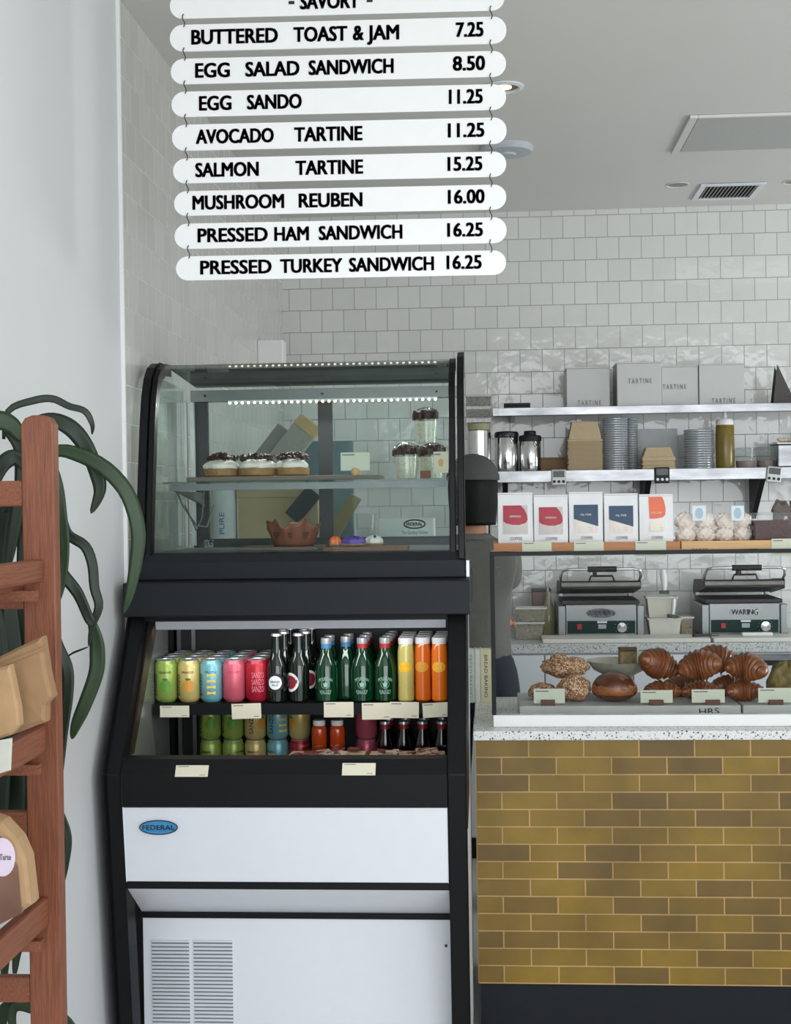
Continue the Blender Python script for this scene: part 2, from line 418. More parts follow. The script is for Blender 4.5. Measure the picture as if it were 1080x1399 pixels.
for (px, py) in ((193, 1287), (609, 1292)):
    p = at(px, py, 3.569); cpart('screw', MB().cyl((p.x, 3.5699, p.z), (p.x, 3.567, p.z), 0.004, 10), DARKSTEEL)
# oval badge
bp_ = at(217, 1130, 3.402); bz = bp_.z
tilt = 0.132
badge = cpart('badge', MB().prism(ell(0.0485, 0.0175, 28, bp_.x, bz), 3.398, 3.406, 'y'), mat('badge_blue', (70, 150, 205), 0.25, 0.3, noise=0.3, scale=20, stretch=(0.2, 1, 4)), label='blue oval FEDERAL badge')
rim = MB()
rim.tube([(bp_.x+0.0485*math.cos(t*PI/16), 3.398, bz+0.0175*math.sin(t*PI/16)) for t in range(33)], 0.0014, 6)
cpart('badge_rim', rim, DARKSTEEL, parent=badge)
tb = MB(); put_text(tb, 'FEDERAL', bp_.x, bz-0.006, 0.012, 0.082, 3.398, 0.0, True)
cpart('badge_lettering', tb, INK, parent=badge)
# cabinet interior
cpart('interior_back', MB().box(XL+0.0147, XR-0.05, 4.16, 4.20, 0.775, 1.298), mat('black_liner', (14, 14, 15), 0.5))
cpart('interior_deck', MB().box(XL+0.0147, XR-0.05, 3.475, 4.16, 0.755, 0.775), BLACK)
cpart('interior_ceiling', MB().box(XL+0.0147, XR-0.05, 3.66, 4.16, 1.285, 1.298), BLACK)
MIRROR = mat('scuffed_mirror', (168, 172, 166), 0.22, 0.6, noise=0.05, scale=8)
cpart('mirror_panel', MB().prism([(3.50, 0.775), (3.50, 0.97), (3.72, 1.284), (4.05, 1.284), (4.05, 0.775)], XL+0.0125, XL+0.0145), MIRROR, label='mirrored inner side panel')
cpart('inner_side', MB().prism([(3.50, 0.80), (3.50, 0.97), (3.72, 1.284), (4.16, 1.284), (4.16, 0.80)], XR-0.050, XR-0.0475), BLACK)
std = MB()
for px in (242, 262):
    p = at(px, 900, 4.12); std.box(p.x-0.006, p.x+0.006, 4.145, 4.159, 0.78, 1.28)
cpart('shelf_standard', std, mat('grey_steel', (120, 122, 122), 0.4, 0.8))
SHZ = 1.034
sh_l = at(210, 970, 3.84).x
cpart('drinks_shelf', MB().box(sh_l, XR-0.051, 3.84, 4.155, SHZ-0.006, SHZ).box(sh_l, XR-0.051, 3.835, 3.845, SHZ-0.032, SHZ), BLACK)
lb = cpart('light_bar', MB().prism([(3.66, 1.262), (3.655, 1.284), (3.70, 1.284), (3.70, 1.262)], XL+0.075, XR-0.055), mat('frosted_light_bar', (150, 154, 160), 0.4, noise=0.02, emit=0.12))
area('case_light_bar_lamp', ((XL+XR)/2, 3.72, 1.262), ((XL+XR)/2, 3.93, 0.8), 0.8, 0.03, 1.15, (0.97, 1.0, 1.0))
# band and bezel between the bays
cpart('canopy_band', MB().box(XL-0.004, XR+0.012, 3.615, 4.22, 1.300, 1.392), NAVY, 0.004)
cpart('bezel', MB().prism([(3.722, 1.393), (3.728, 1.440), (3.742, 1.466), (3.80, 1.466), (3.80, 1.393)], XL, XR), NAVY, 0.003)
cpart('corner_cap', MB().box(XR+0.0002, XR+0.010, 3.72, 3.78, 1.3925, 1.44), mat('clear_end_cap', (190, 196, 205), 0.15, 0.4), 0.002)
# upper bay
UP = [(3.737, 1.440), (3.745, 1.50), (3.775, 1.68), (3.805, 1.83), (3.828, 1.91), (3.856, 1.962), (3.895, 1.995), (3.945, 2.012), (4.01, 2.014)]
def offs(path, d):
    out = []
    for i, p in enumerate(path):
        a = Vector(path[max(i-1, 0)]); b = Vector(path[min(i+1, len(path)-1)]); t = (b-a).normalized()
        out.append((p[0]+t.y*d, p[1]-t.x*d))
    return out
RUB = mat('black_rubber_trim', (11, 11, 13), 0.42, spec=0.25)
def trimstrip(x0, x1, thick, grow=0.0):
    o_ = offs(UP, -grow); i_ = offs(UP, thick)
    return MB().prism(o_+i_[::-1], x0, x1)
cpart('end_trim', trimstrip(XL+0.001, XL+0.026, 0.035, 0.004), RUB, 0.003)
cpart('end_trim', trimstrip(XL+0.0265, XL+0.045, 0.030, 0.000), RUB, 0.003)
cpart('end_trim', trimstrip(XR-0.044, XR-0.026, 0.030, 0.000), RUB, 0.003)
cpart('end_trim', trimstrip(XR-0.020, XR-0.001, 0.05, 0.018), RUB, 0.003)
REAR = 4.36
sidepoly = offs(UP, 0.0355)+[(REAR, 1.97), (REAR, 1.44)]
cpart('side_glass', MB().prism(sidepoly, XL+0.010, XL+0.014), CASEGLASS)
cpart('side_glass', MB().prism(sidepoly, XR-0.014, XR-0.010), CASEGLASS)
gi = offs(UP, 0.004)
fg = MB().prism(UP[:8]+gi[:8][::-1], XL+0.0455, XR-0.0445)
front_glass = cpart('front_glass', fg, CASEGLASS, label='curved front glass')
tg = MB().prism([(3.95, 2.010), (REAR, 1.982), (REAR, 1.978), (3.95, 2.006)], XL+0.0455, XR-0.0445)
cpart('top_glass', tg, glass('reflection_tinted_top_glass', (120, 132, 126), 0.10, 0.6, haze=0.28, hazecol=(72, 80, 76)))  # dark greenish reflections are put into this tint and haze
cpart('rear_header', MB().box(XL+0.03, XR-0.03, REAR-0.02, REAR+0.02, 1.932, 1.968), mat('satin_aluminium', (128, 130, 128), 0.4, 0.7))
hd = MB()
for px in (280, 440, 596): p = at(px, 543, REAR-0.021); hd.cyl((p.x, REAR-0.0205, 1.95), (p.x, REAR-0.023, 1.95), 0.004, 8)
cpart('screw', hd, INK)
led = MB()
l0 = at(312, 552, 4.31).x; l1 = at(597, 540, 4.31).x
led.box(l0, l1, 4.30, 4.339, 1.925, 1.931)
led_o = cpart('led_strip', led, WHITE_P)
for i in range(34):
    q = l0+0.006+(l1-l0-0.012)*i/33
    cpart('led', MB().blob((q, 4.302, 1.923), (0.0042, 0.004, 0.004), 8, 6), mat('warm_led', (255, 236, 205), 0.3, noise=0, emit=9.0), parent=led_o)
area('display_led_lamp', ((l0+l1)/2, 4.28, 1.92), ((l0+l1)/2, 4.0, 1.45), l1-l0, 0.02, 3.0, (1.0, 0.96, 0.91))
fr = MB(); DOORF = mat('dark_door_frame', (44, 47, 50), 0.45)
def rear_stile(pa, pb, nm='rear_door_stile'):
    a = at(pa, 640, REAR).x; b = at(pb, 640, REAR).x
    cpart(nm, MB().box(a, b, REAR, REAR+0.025, 1.49, 1.931), DOORF)
rear_stile(267, 284); rear_stile(435, 454)
cpart('rear_door_rail', MB().box(XL+0.03, XR-0.03, REAR+0.001, REAR+0.024, 1.462, 1.4895), DOORF)
for (pa, pb) in ((284.5, 434.5), (454.5, 634)):
    a = at(pa, 640, REAR).x; b = at(pb, 640, REAR).x
    cpart('rear_door_glass', MB().box(a, min(b, XR-0.031), REAR+0.010, REAR+0.014, 1.4895, 1.931), CASEGLASS)
cv = MB()
for px in (254, 264):
    x = at(px, 640, REAR-0.02).x; cv.box(x-0.006, x+0.006, REAR-0.03, REAR-0.012, 1.47, 1.93)
cpart('shelf_standard', cv, mat('white_standard', (200, 202, 200), 0.4, 0.3))
cb = MB(); cb.tube([(XL+0.05, 4.15, 1.60), (XL+0.056, 4.2, 1.56), (XL+0.062, 4.25, 1.52), (XL+0.075, 4.28, 1.56), (XL+0.08, 4.3, 1.66)], 0.0022, 6)
cb.tube([(XL+0.03, 4.1, 1.66), (XL+0.04, 4.16, 1.60), (XL+0.07, 4.22, 1.535), (XL+0.09, 4.28, 1.53), (XL+0.11, 4.3, 1.60)], 0.003, 6)
cpart('cable', cb, mat('grey_cable', (110, 112, 112), 0.5))
cpart('display_deck', MB().box(XL+0.015, XR-0.015, 3.80, 4.35, 1.440, 1.462), mat('grey_deck', (104, 106, 106), 0.5))
UZ = 1.668
sl = at(222, 660, 3.93).x
us = MB().box(sl, XR-0.05, 3.93, 4.32, UZ-0.006, UZ)
cpart('glass_shelf', us, glass('shelf_glass', (232, 242, 238), 0.03, 0.7, haze=0.06, hazecol=(150, 170, 160)))
cpart('shelf_rail', MB().box(sl+0.02, XR-0.055, 3.935, 3.96, UZ-0.026, UZ-0.0065), mat('satin_rail', (122, 126, 126), 0.45, 0.6))
cpart('shelf_bracket', MB().prism([(3.94, UZ-0.027), (4.33, UZ-0.027), (4.33, UZ-0.075), (4.25, UZ-0.06)], sl+0.03, sl+0.038), mat('satin_rail', (176, 180, 180)))
# stickers on the front glass
dp = at(566, 716, 3.752)
ov = MB(); ov.tube([(dp.x+0.029*math.cos(t*PI/16), 3.7525, dp.z+0.0115*math.sin(t*PI/16)) for t in range(33)], 0.0022, 6)
put_text(ov, 'FEDERAL', dp.x, dp.z-0.0045, 0.009, 0.044, 3.7525, 0.03, True)
put_text(ov, 'The Quality Choice', dp.x, dp.z-0.027, 0.009, 0.072, 3.7505, 0.0, True)
cpart('glass_decal', ov, INK, parent=front_glass, label='black oval FEDERAL decal on the glass')
d2 = at(285, 743, 3.747); ov = MB(); put_text(ov, '85', d2.x, d2.z-0.009, 0.019, 0.024, 3.7480, 0.03, True)
cpart('glass_decal', ov, WHITE_B, parent=front_glass, label='white number decal')
d3 = at(209, 733, 3.79); ov = MB().box(d3.x-0.011, d3.x+0.011, 3.788, 3.789, d3.z-0.006, d3.z+0.006)
# price cards on the fridge
def price_card(px0, px1, py0, py1, Y, label, tilt=0.0, group=None, m=None, notes=True, lean=0.0, cat='price card'):
    a = at((px0+px1)/2, (py0+py1)/2, Y); s_ = Y/F_PX; w = (px1-px0)*s_; h = (py1-py0)*s_
    t = thing('price_card', label, cat, (a.x, Y, a.z), rot=(lean, -tilt, 0), group=group)
    mb = MB().box(-w/2, w/2, -0.0008, 0.0, -h/2, h/2); mesh_obj('card', mb, m or CREAM, t)
    if notes:
        nb = MB().box(-w*0.44, -w*0.1, -0.0012, -0.0008, h*0.36, h*0.41).box(w*0.25, w*0.42, -0.0012, -0.0008, -h*0.38, -h*0.34)
        mesh_obj('printed_line', nb, GREYINK, t)
    return t
CY = 3.8335
price_card(218, 259, 964, 980, CY, 'cream price card at the left end of the drinks shelf, under the lime cans', 0.0)
price_card(316, 357, 961, 982, CY, 'cream price card under the pink and red cans', 0.03)
price_card(442, 483, 959, 980, CY, 'cream price card under the blue-necked green bottles')
price_card(494, 534, 960, 983, CY-0.002, 'cream price card under the red-necked green bottles, overlapped on its right', 0.01)
price_card(532, 572, 959, 981, CY-0.004, 'cream price card under the pale lemonade bottles, overlapping its neighbour', -0.015)
price_card(577, 612, 960, 980, CY, 'cream price card under the orange juice, right end of the drinks shelf', 0.05)
price_card(239, 285, 1045, 1062, 3.3915, 'cream price card low on the black front lip, left one', 0.0, lean=-0.6)
price_card(467, 513, 1042, 1060, 3.3915, 'cream price card low on the black front lip, right one', 0.0, lean=-0.6)
# ---------------------------------------------------------------- menu boards
MENU = [(232, 689, 2.5, [('-', 395, 413), ('SAVORY', 432, 613), ('-', 637, 655)], None, None),
 (232.5, 691, 47, [('BUTTERED', 93, 360), ('TOAST', 412, 575), ('&', 596, 626), ('JAM', 640, 735)], '7.25', (912, 993)),
 (233.3, 691, 92.8, [('EGG', 105, 210), ('SALAD', 262, 427), ('SANDWICH', 459, 718)], '8.50', (903, 998)),
 (234.2, 691, 137.9, [('EGG', 117, 215), ('SANDO', 267, 434)], '11.25', (891, 991)),
 (235.5, 691.3, 183.6, [('AVOCADO', 107, 347), ('TARTINE', 414, 622)], '11.25', (888, 996)),
 (236.4, 691.3, 229.2, [('SALMON', 105, 300), ('TARTINE', 418, 624)], '15.25', (887, 990)),
 (237.8, 691.3, 273.9, [('MUSHROOM', 96, 379), ('REUBEN', 428, 622)], '16.00', (888, 997)),
 (239, 691.3, 318.9, [('PRESSED', 112, 328), ('HAM', 352, 456), ('SANDWICH', 490, 745)], '16.25', (886, 992)),
 (240.4, 691, 363, [('PRESSED', 120, 340), ('TURKEY', 370, 560), ('SANDWICH', 584, 842)], '16.25', (884, 988))]
MY = 3.42; ms = MY/F_PX
for i, (xa, xb, cy, words, price, pp) in enumerate(MENU):
    slope = -0.0268+0.0000225*(cy)          # the strings of boards hang slightly skew
    a = at(xa, cy-slope*(xb-xa)/2, MY); b = at(xb, cy+slope*(xb-xa)/2, MY); c = (a+b)/2
    ang = math.atan2(b.z-a.z, b.x-a.x); Lh = (b-a).length/2
    h = (36.0-0.3*i)*ms/2
    txt = ' '.join(w[0] for w in words)+(' '+price if price else '')
    t = thing('menu_board', 'white hanging menu board reading %s in black letters' % txt, 'menu board', (c.x, MY, c.z), rot=(0, -ang, 0), group=None)
    poly = [(-Lh+h+h*math.cos(q), h*math.sin(q)) for q in [PI/2+PI*k/14 for k in range(15)]]+[(Lh-h+h*math.cos(q), h*math.sin(q)) for q in [-PI/2+PI*k/14 for k in range(15)]]
    mesh_obj('panel', MB().prism(poly, -0.0025, 0.0025, 'y'), WHITE_B, t, 0.0008)
    hh = 19.4*ms*(1-0.008*i)
    def wx(u): return ((220+u/2.25)-(xa+xb)/2)*ms
    for w, u0, u1 in words:
        zz = -hh/2+0.001; tx = MB()
        if w == '-': tx.box(wx(u0), wx(u1), -0.0036, -0.0026, -0.004, 0.004)
        else: put_text(tx, w, wx(u0), zz, hh, wx(u1)-wx(u0), -0.0026, 0.035)
        mesh_obj('lettering', tx, INK, t)
    if price:
        tx = MB(); put_text(tx, price, wx(pp[0]), -hh/2+0.003, hh*0.98, wx(pp[1])-wx(pp[0]), -0.0026, 0.035); mesh_obj('price', tx, INK, t)
    for u in (65+2.2*i, 1018):
        hx = wx(u); pts = []
        for k in range(9):                # S hook from this board up to the one above
            f = k/8.0; pts.append((hx+0.003*math.sin(f*2*PI), -0.0046, h-0.006+0.033*f))
        if i: mesh_obj('s_hook', MB().tube(pts, 0.0014, 6), DARKSTEEL, t)
        else:
            mesh_obj('hanging_wire', MB().tube([(hx, 0.004, h-0.01), (hx, 0.004, CZ-c.z-0.002)], 0.0012, 6), DARKSTEEL, t)
# ---------------------------------------------------------------- ceiling fittings
def ceil_pt(px, py): return atZ(px, py, CZ)
a = ceil_pt(917, 207); b = ceil_pt(941, 157)
t = thing('access_panel', 'large flush grey access panel in the ceiling with a rimmed edge', 'access panel', (0, 0, 0))
x0, x1, y0, y1 = a.x, a.x+0.9, b.y, a.y
x0 = (a.x+b.x)/2
mesh_obj('panel', MB().box(x0+0.035, x1-0.03, y0+0.02, y1-0.015, CZ-0.007, CZ-0.001), mat('access_panel_grey', (186, 188, 186), 0.6, noise=0.02), t, 0.002)
f = MB().box(x0, x0+0.03, y0, y1, CZ-0.012, CZ-0.001).box(x0+0.0305, x1, y0, y0+0.016, CZ-0.012, CZ-0.001).box(x0+0.0305, x1, y1-0.012, y1, CZ-0.006, CZ-0.001)
mesh_obj('frame', f, CEIL_M, t, 0.002)
a = ceil_pt(943, 272); b = ceil_pt(957, 251); c = ceil_pt(1048, 248); d = ceil_pt(1028, 269)
t = thing('air_vent', 'white ceiling air vent with dark slots', 'air vent', (0, 0, 0))
x0, x1, y0, y1 = (a.x+b.x)/2, (c.x+d.x)/2, (b.y+c.y)/2, (a.y+d.y)/2
f = MB(); e = 0.028
f.box(x0, x0+e, y0, y1, CZ-0.010, CZ-0.001).box(x1-e, x1, y0, y1, CZ-0.010, CZ-0.001).box(x0+e, x1-e, y0, y0+e, CZ-0.010, CZ-0.001).box(x0+e, x1-e, y1-e, y1, CZ-0.010, CZ-0.001)
mesh_obj('frame', f, WHITE_P, t, 0.003)
mesh_obj('duct', MB().box(x0+e+0.001, x1-e-0.001, y0+e+0.001, y1-e-0.001, CZ-0.002, CZ-0.001), INK, t)
sl_ = MB(); n = 14
for k in range(n):
    q = x0+e+(x1-x0-2*e)*(k+0.5)/n; sl_.prism([(q-0.004, CZ-0.009), (q-0.002, CZ-0.009), (q+0.006, CZ-0.0025), (q+0.004, CZ-0.0025)], y0+e+0.002, y1-e-0.002, 'y')
mesh_obj('louver', sl_, mat('vent_grey', (150, 150, 146), 0.5), t)
def disc(px, py, r, label, name, cat, parts):
    p = ceil_pt(px, py); t = thing(name, label, cat, (p.x, p.y, CZ))
    for nm, prof, mm in parts(r): mesh_obj(nm, MB().lathe(prof, seg=36), mm, t)
    return t
LAMP = mat('lit_lamp', (255, 214, 160), 0.4, noise=0, emit=3.0)
disc(688, 118, 0.068, 'recessed downlight in the ceiling, lit, half behind the menu boards', 'downlight', 'downlight',
     lambda r: [('trim_ring', [(r, -0.001), (r, -0.006), (r*0.80, -0.010), (r*0.74, -0.004), (r*0.72, -0.001)], WHITE_P), ('reflector', [(0.0001, -0.0012), (r*0.5, -0.0014), (r*0.71, -0.003)], mat('gold_reflector', (120, 92, 58), 0.2, 0.9)), ('lens', [(0.0001, -0.006), (r*0.38, -0.0055), (r*0.40, -0.002)], LAMP)])
disc(692, 200, 0.105, 'white round ceiling speaker dome beside the menu boards', 'ceiling_dome', 'ceiling speaker',
     lambda r: [('dome', [(r, -0.001), (r, -0.016), (r*0.93, -0.026), (r*0.5, -0.030), (0.0001, -0.031)], mat('pale_dome', (188, 193, 200), 0.5)), ('centre_cap', [(r*0.35, -0.0302), (r*0.34, -0.038), (0.0001, -0.039)], mat('pale_dome', (188, 193, 200)))])
for (px, py, lb_) in ((925, 252, 'small recessed spot opening in the ceiling left of the air vent'), (1085, 248, 'small recessed spot opening in the ceiling right of the air vent'), (676, 262, 'small recessed spot at the menu board edge')):
    disc(px, py, 0.052, lb_, 'recessed_spot', 'recessed light', lambda r: [('trim_ring', [(r, -0.0008), (r, -0.003), (r*0.9, -0.004), (r*0.86, -0.001)], CEIL_M), ('baffle', [(0.0001, -0.0009), (r*0.6, -0.0011), (r*0.85, -0.0012)], mat('baffle_grey', (150, 150, 146), 0.6))])

# ---------------------------------------------------------------- drinks
GREENGLASS = mat('green_bottle_glass', (5, 50, 25), 0.06, noise=0.12, scale=12, coat=0.5)
DARKGLASS = mat('dark_bottle_glass', (10, 22, 14), 0.06, noise=0.1, coat=0.5)
COLA = mat('cola_glass', (20, 12, 12), 0.05, noise=0.1, coat=0.5)
ALU = mat('can_aluminium', (206, 208, 210), 0.28, 0.55, noise=0.02)
CANC = {'lime': ((150, 174, 84), (92, 150, 46)), 'mango': ((208, 188, 120), (212, 150, 54)), 'blue': ((122, 182, 192), (236, 196, 84)), 'pink': ((208, 98, 116), (206, 62, 86)), 'red': ((178, 34, 54), (232, 150, 160))}
CANT = {'lime': 'CALAMANSI', 'mango': 'MANGO', 'blue': 'YUZU', 'pink': 'LYCHEE', 'red': 'CHERRY'}
CR, CH = 0.0325, 0.1205
CAN = {}
def can_proto(kind, loc, label):
    bc, fc = CANC[kind]
    t = thing('drink_can', label, 'can', loc)
    prof = [(0.0235, 0.0), (0.026, 0.002), (CR, 0.012), (CR, CH-0.014), (CR-0.003, CH-0.008), (0.0275, CH-0.0015)]
    body = mesh_obj('can_body', MB().lathe(prof, seg=28), mat('can_'+kind, bc, 0.32, 0.25, noise=0.03), t)
    mesh_obj('lid', MB().lathe([(0.0277, CH-0.0015), (0.0283, CH), (0.0268, CH+0.001), (0.0255, CH-0.003), (0.0001, CH-0.003)], seg=28), ALU, t)
    mb = MB()
    if kind in ('lime', 'mango'):
        wrap_patch(mb, ell(0.0165, 0.018, 24, 0.001, 0), 0.048, CR, 0.1)
        mesh_obj('fruit_print', mb, mat('print_'+kind, fc, 0.4), body)
        mb = MB(); wrap_patch(mb, ell(0.008, 0.0032, 14, 0.0, 0.019), 0.048, CR, 0.1, lift=0.0007); mesh_obj('leaf_print', mb, mat('print_leaf', (50, 112, 40), 0.4), body)
    elif kind == 'blue':
        for k in range(4): wrap_patch(mb, [(-0.012, -0.03+k*0.017), (0.013, -0.03+k*0.017), (0.013, -0.02+k*0.017), (-0.012, -0.02+k*0.017)], 0.052, CR, 0.15)
        mesh_obj('stripe_print', mb, mat('print_blue', fc, 0.4), body)
    mb = MB()
    if kind == 'red':
        for k in range(3): wrap_text(mb, 'SANZO', 0.078-k*0.02, 0.016, 0.036, CR, 0.25, 0.03)
        mesh_obj('lettering', mb, mat('print_pale', (226, 130, 146), 0.5), body)
    else:
        wrap_text(mb, CANT[kind], 0.087, 0.0062, 0.034, CR, 0.1, 0.02)
        wrap_text(mb, 'SANZO', 0.050, 0.013, 0.062, CR, -0.95, 0.04, vertical=True)
        mesh_obj('lettering', mb, INK if kind != 'pink' else mat('print_pink', fc, 0.5), body)
    return t
COLN = {'lime': 'lime green', 'mango': 'yellow mango', 'blue': 'light blue', 'pink': 'pink', 'red': 'red'}
ORD = ['front', 'second', 'third', 'fourth']
def place_can(kind, loc, rz, label):
    if kind not in CAN: CAN[kind] = can_proto(kind, loc, label); CAN[kind].rotation_euler.z = rz; return CAN[kind]
    return dup(CAN[kind], loc, rz, label)
FY = 3.885
for kind, px in (('lime', 227.5), ('mango', 258.5), ('blue', 289), ('pink', 320), ('red', 351)):
    x = at(px, 940, FY).x
    for r in range(4):
        yy = FY+r*0.0685; xx = x+(0.004 if r % 2 else 0.0)
        lab = ('%s drink can at the front of the top drinks shelf' % COLN[kind]) if r == 0 else '%s drink can, %s from the front in its row on the top drinks shelf' % (COLN[kind], ORD[r])
        place_can(kind, (xx, yy, SHZ+0.0002), random.uniform(-.15, .15) if r else 0.0, lab)
# lower tier, stacked two high
LZ = 0.7753
low = [('lime', 287.5, 'left'), ('lime', 318, 'right'), ('mango', 348.5, ''), ('blue', 379, ''), ('mango', 409.5, '')]
for i, (k, px, side) in enumerate(low):
    x = at(px, 995, 4.05).x
    nm = COLN[k]
    base = {'left': 'leftmost lime green can stack', 'right': 'second lime green can stack'}.get(side, '%s can stack' % nm) if k == 'lime' else (('mango stack beside the lime cans' if i == 2 else 'yellow can stack over a red can') if k == 'mango' else 'light blue can stack')
    kb = 'red' if i == 4 else k
    place_can(kb, (x, 4.05, LZ), random.uniform(-.8, .8), '%s drink can at the bottom of the %s' % (COLN[kb], base))
    place_can(k, (x, 4.05, LZ+CH+0.0015), random.uniform(-1.2, .8), '%s drink can on top of the %s' % (nm, base))
x = at(500, 995, 4.05).x
place_can('pink', (x, 4.05, LZ), 0.5, 'pink drink can at the bottom of the lone pink stack behind the wrapped trays')
place_can('pink', (x, 4.05, LZ+CH+0.0015), 2.2, 'pink drink can on top of the lone pink stack beside the cola bottles')

def bottle(name, label, cat, loc, prof, m, parts):
    t = thing(name, label, cat, loc)
    body = mesh_obj('bottle_body', MB().lathe(prof, seg=28), m, t)
    for nm, mb, mm in parts: mesh_obj(nm, mb, mm, t)
    return t, body
# ginger ale and root beer long-necks
def longneck(loc, label, lab_col, ring, word):
    H = 0.198
    prof = [(0.026, 0.0), (0.0295, 0.004), (0.0300, 0.09), (0.028, 0.106), (0.0185, 0.132), (0.0140, 0.155), (0.0128, 0.188)]
    t, body = bottle('soda_bottle', label, 'bottle', loc, prof, DARKGLASS, [('crown_cap', MB().lathe([(0.0132, 0.187), (0.0158, 0.188), (0.0150, 0.194), (0.0128, 0.196), (0.0001, 0.1965)], seg=21), ALU)])
    mb = MB(); wrap_patch(mb, ell(0.0270, 0.0270, 28), 0.057, 0.0300, -0.05); lab = mesh_obj('label', mb, ring, body)
    mb = MB(); wrap_patch(mb, ell(0.0225, 0.0225, 28), 0.057, 0.0300, -0.05, lift=0.0009); mesh_obj('label_ring', mb, INK, lab) if False else None
    mb2 = MB(); wrap_patch(mb2, ell(0.0195, 0.0195, 28), 0.057, 0.0300, -0.05, lift=0.0012); o = mesh_obj('label_centre', mb2, lab_col, body)
    mb3 = MB(); wrap_text(mb3, word[0], 0.060, 0.0060, 0.028, 0.0312, -0.05, 0.03); wrap_text(mb3, word[1], 0.051, 0.0060, 0.018, 0.0312, -0.05, 0.03)
    mesh_obj('lettering', mb3, mat('label_blue_ink', (60, 76, 120), 0.6), body)
    nk = MB().lathe([(0.0150, 0.150), (0.0137, 0.165)], seg=20, cap=False)
    return t
LN = longneck((at(378.5, 940, 3.875).x, 3.875, SHZ+0.0002), 'dark green soda bottle with a round white and black label, front of its row', WHITE_B, mat('label_black', (30, 32, 34), 0.5), ('GINGER', 'ALE'))
for r in range(1, 4): dup(LN, (at(378.5, 940, 3.875).x+0.012*(r % 2), 3.875+r*0.065, SHZ+0.0002), 0.3*r, 'dark green soda bottle, %s from the front behind the round white label' % ORD[r])
LN2 = longneck((at(408.5, 940, 3.878).x, 3.878, SHZ+0.0002), 'dark soda bottle with a round red label turned aside, front of its row', mat('label_red', (150, 28, 36), 0.5), WHITE_B, ('ROOT', 'BEER'))
LN2.rotation_euler.z = -0.75
for r in range(1, 4): dup(LN2, (at(408.5, 940, 3.878).x+0.012*(r % 2), 3.878+r*0.065, SHZ+0.0002), 0.75-0.3*r, 'dark red-labelled soda bottle, %s from the front' % ORD[r])
# green mineral water
def water(loc, label, neck):
    prof = [(0.027, 0.0), (0.0318, 0.005), (0.0322, 0.088), (0.029, 0.106), (0.019, 0.135), (0.0145, 0.152), (0.0135, 0.166)]
    t, body = bottle('water_bottle', label, 'bottle', loc, prof, GREENGLASS, [
        ('neck_band', MB().lathe([(0.0152, 0.152), (0.0150, 0.164)], seg=20), neck),
        ('screw_cap', MB().lathe([(0.0150, 0.1642), (0.0155, 0.166), (0.0152, 0.180), (0.0130, 0.182), (0.0001, 0.182)], seg=20), ALU)])
    mb = MB(); r = 0.0322
    for w_, z_, l_, a_ in (('MOUNTAIN', 0.068, 0.040, 14), ('VALLEY', 0.0305, 0.034, 0)):
        wrap_text(mb, w_, z_, 0.0090, l_, r, 0, 0.03, arc=a_); mesh_obj('lettering', mb, mat('print_silver_green', (150, 196, 176), 0.5), body); mb = MB()
    for k in range(20):
        q = 2*PI*k/20; wrap_patch(mb, ell(0.0011, 0.0011, 6, 0.0118*math.cos(q), 0.0118*math.sin(q)), 0.052, r)
    wrap_patch(mb, [(-0.007, 0.004), (-0.003, 0.001), (0, 0.008), (0.003, 0.001), (0.007, 0.004), (0.004, -0.008), (-0.004, -0.008)], 0.052, r)
    wrap_patch(mb, [(-0.014, 0), (0.014, 0), (0.014, 0.0015), (-0.014, 0.0015)], 0.024, r)
    mesh_obj('printed_emblem', mb, mat('print_silver_green', (150, 196, 176), 0.5), body)
    return t
BLUEN = mat('blue_neck', (58, 128, 178), 0.4); REDN = mat('red_neck', (176, 34, 42), 0.4)
wz = SHZ+0.0002
wa = water((at(446, 930, 3.878).x, 3.878, wz), 'green mineral water bottle with a blue neck, front left', BLUEN)
dup(wa, (at(446, 930, 3.878).x, 3.961, wz), 0.2, 'green mineral water bottle with a blue neck, second in the left row')
dup(wa, (at(470.7, 930, 3.878).x, 3.9195, wz), 1.4, 'green mineral water bottle with a blue neck, set back between the front bottles')
dup(wa, (at(470.7, 930, 3.878).x, 4.0025, wz), 0.4, 'green mineral water bottle with a blue neck, behind the set-back one')
wb = water((at(495.2, 930, 3.878).x, 3.878, wz), 'green mineral water bottle with a red neck, nearest the shelf edge', REDN)
for r in range(1, 3): dup(wb, (at(495.2, 930, 3.878).x, 3.878+0.083*r, wz), 0.3*r, 'green mineral water bottle with a red neck, %s behind the nearest one' % ORD[r])
x = at(526, 930, 3.878).x
for r in range(4): dup(wb, (x+0.003*r, 3.878+0.068*r, wz), 0.05+0.2*r, 'green mineral water bottle with a red neck beside the lemonade, %s in its row' % ORD[r])
# bottled juices
def juice(loc, label, col, slicecol, name='juice_bottle'):
    m = mat('juice_%d_%d' % (col[0], col[1]), col, 0.12, noise=0.08, scale=20, coat=0.4)
    prof = [(0.020, 0.0), (0.0232, 0.004), (0.0235, 0.02), (0.0228, 0.05), (0.0235, 0.09), (0.0232, 0.138), (0.0212, 0.156), (0.0195, 0.162)]
    t, body = bottle(name, label, 'bottle', loc, prof, m, [('screw_cap', MB().lathe([(0.0205, 0.1622), (0.0212, 0.164), (0.0212, 0.179), (0.0195, 0.181), (0.0001, 0.181)], seg=24), WHITE_B)])
    mb = MB(); wrap_patch(mb, ell(0.0205, 0.0150, 22, 0, 0), 0.098, 0.0238, -0.1); o = mesh_obj('fruit_sticker', mb, mat('sticker_%d' % slicecol[0], slicecol, 0.5), body)
    return t
jz = SHZ+0.0002
JA = juice((at(554.5, 930, 3.875).x, 3.875, jz), 'pale yellow lemonade bottle with a lemon sticker, front of its row', (196, 182, 104), (240, 186, 40))
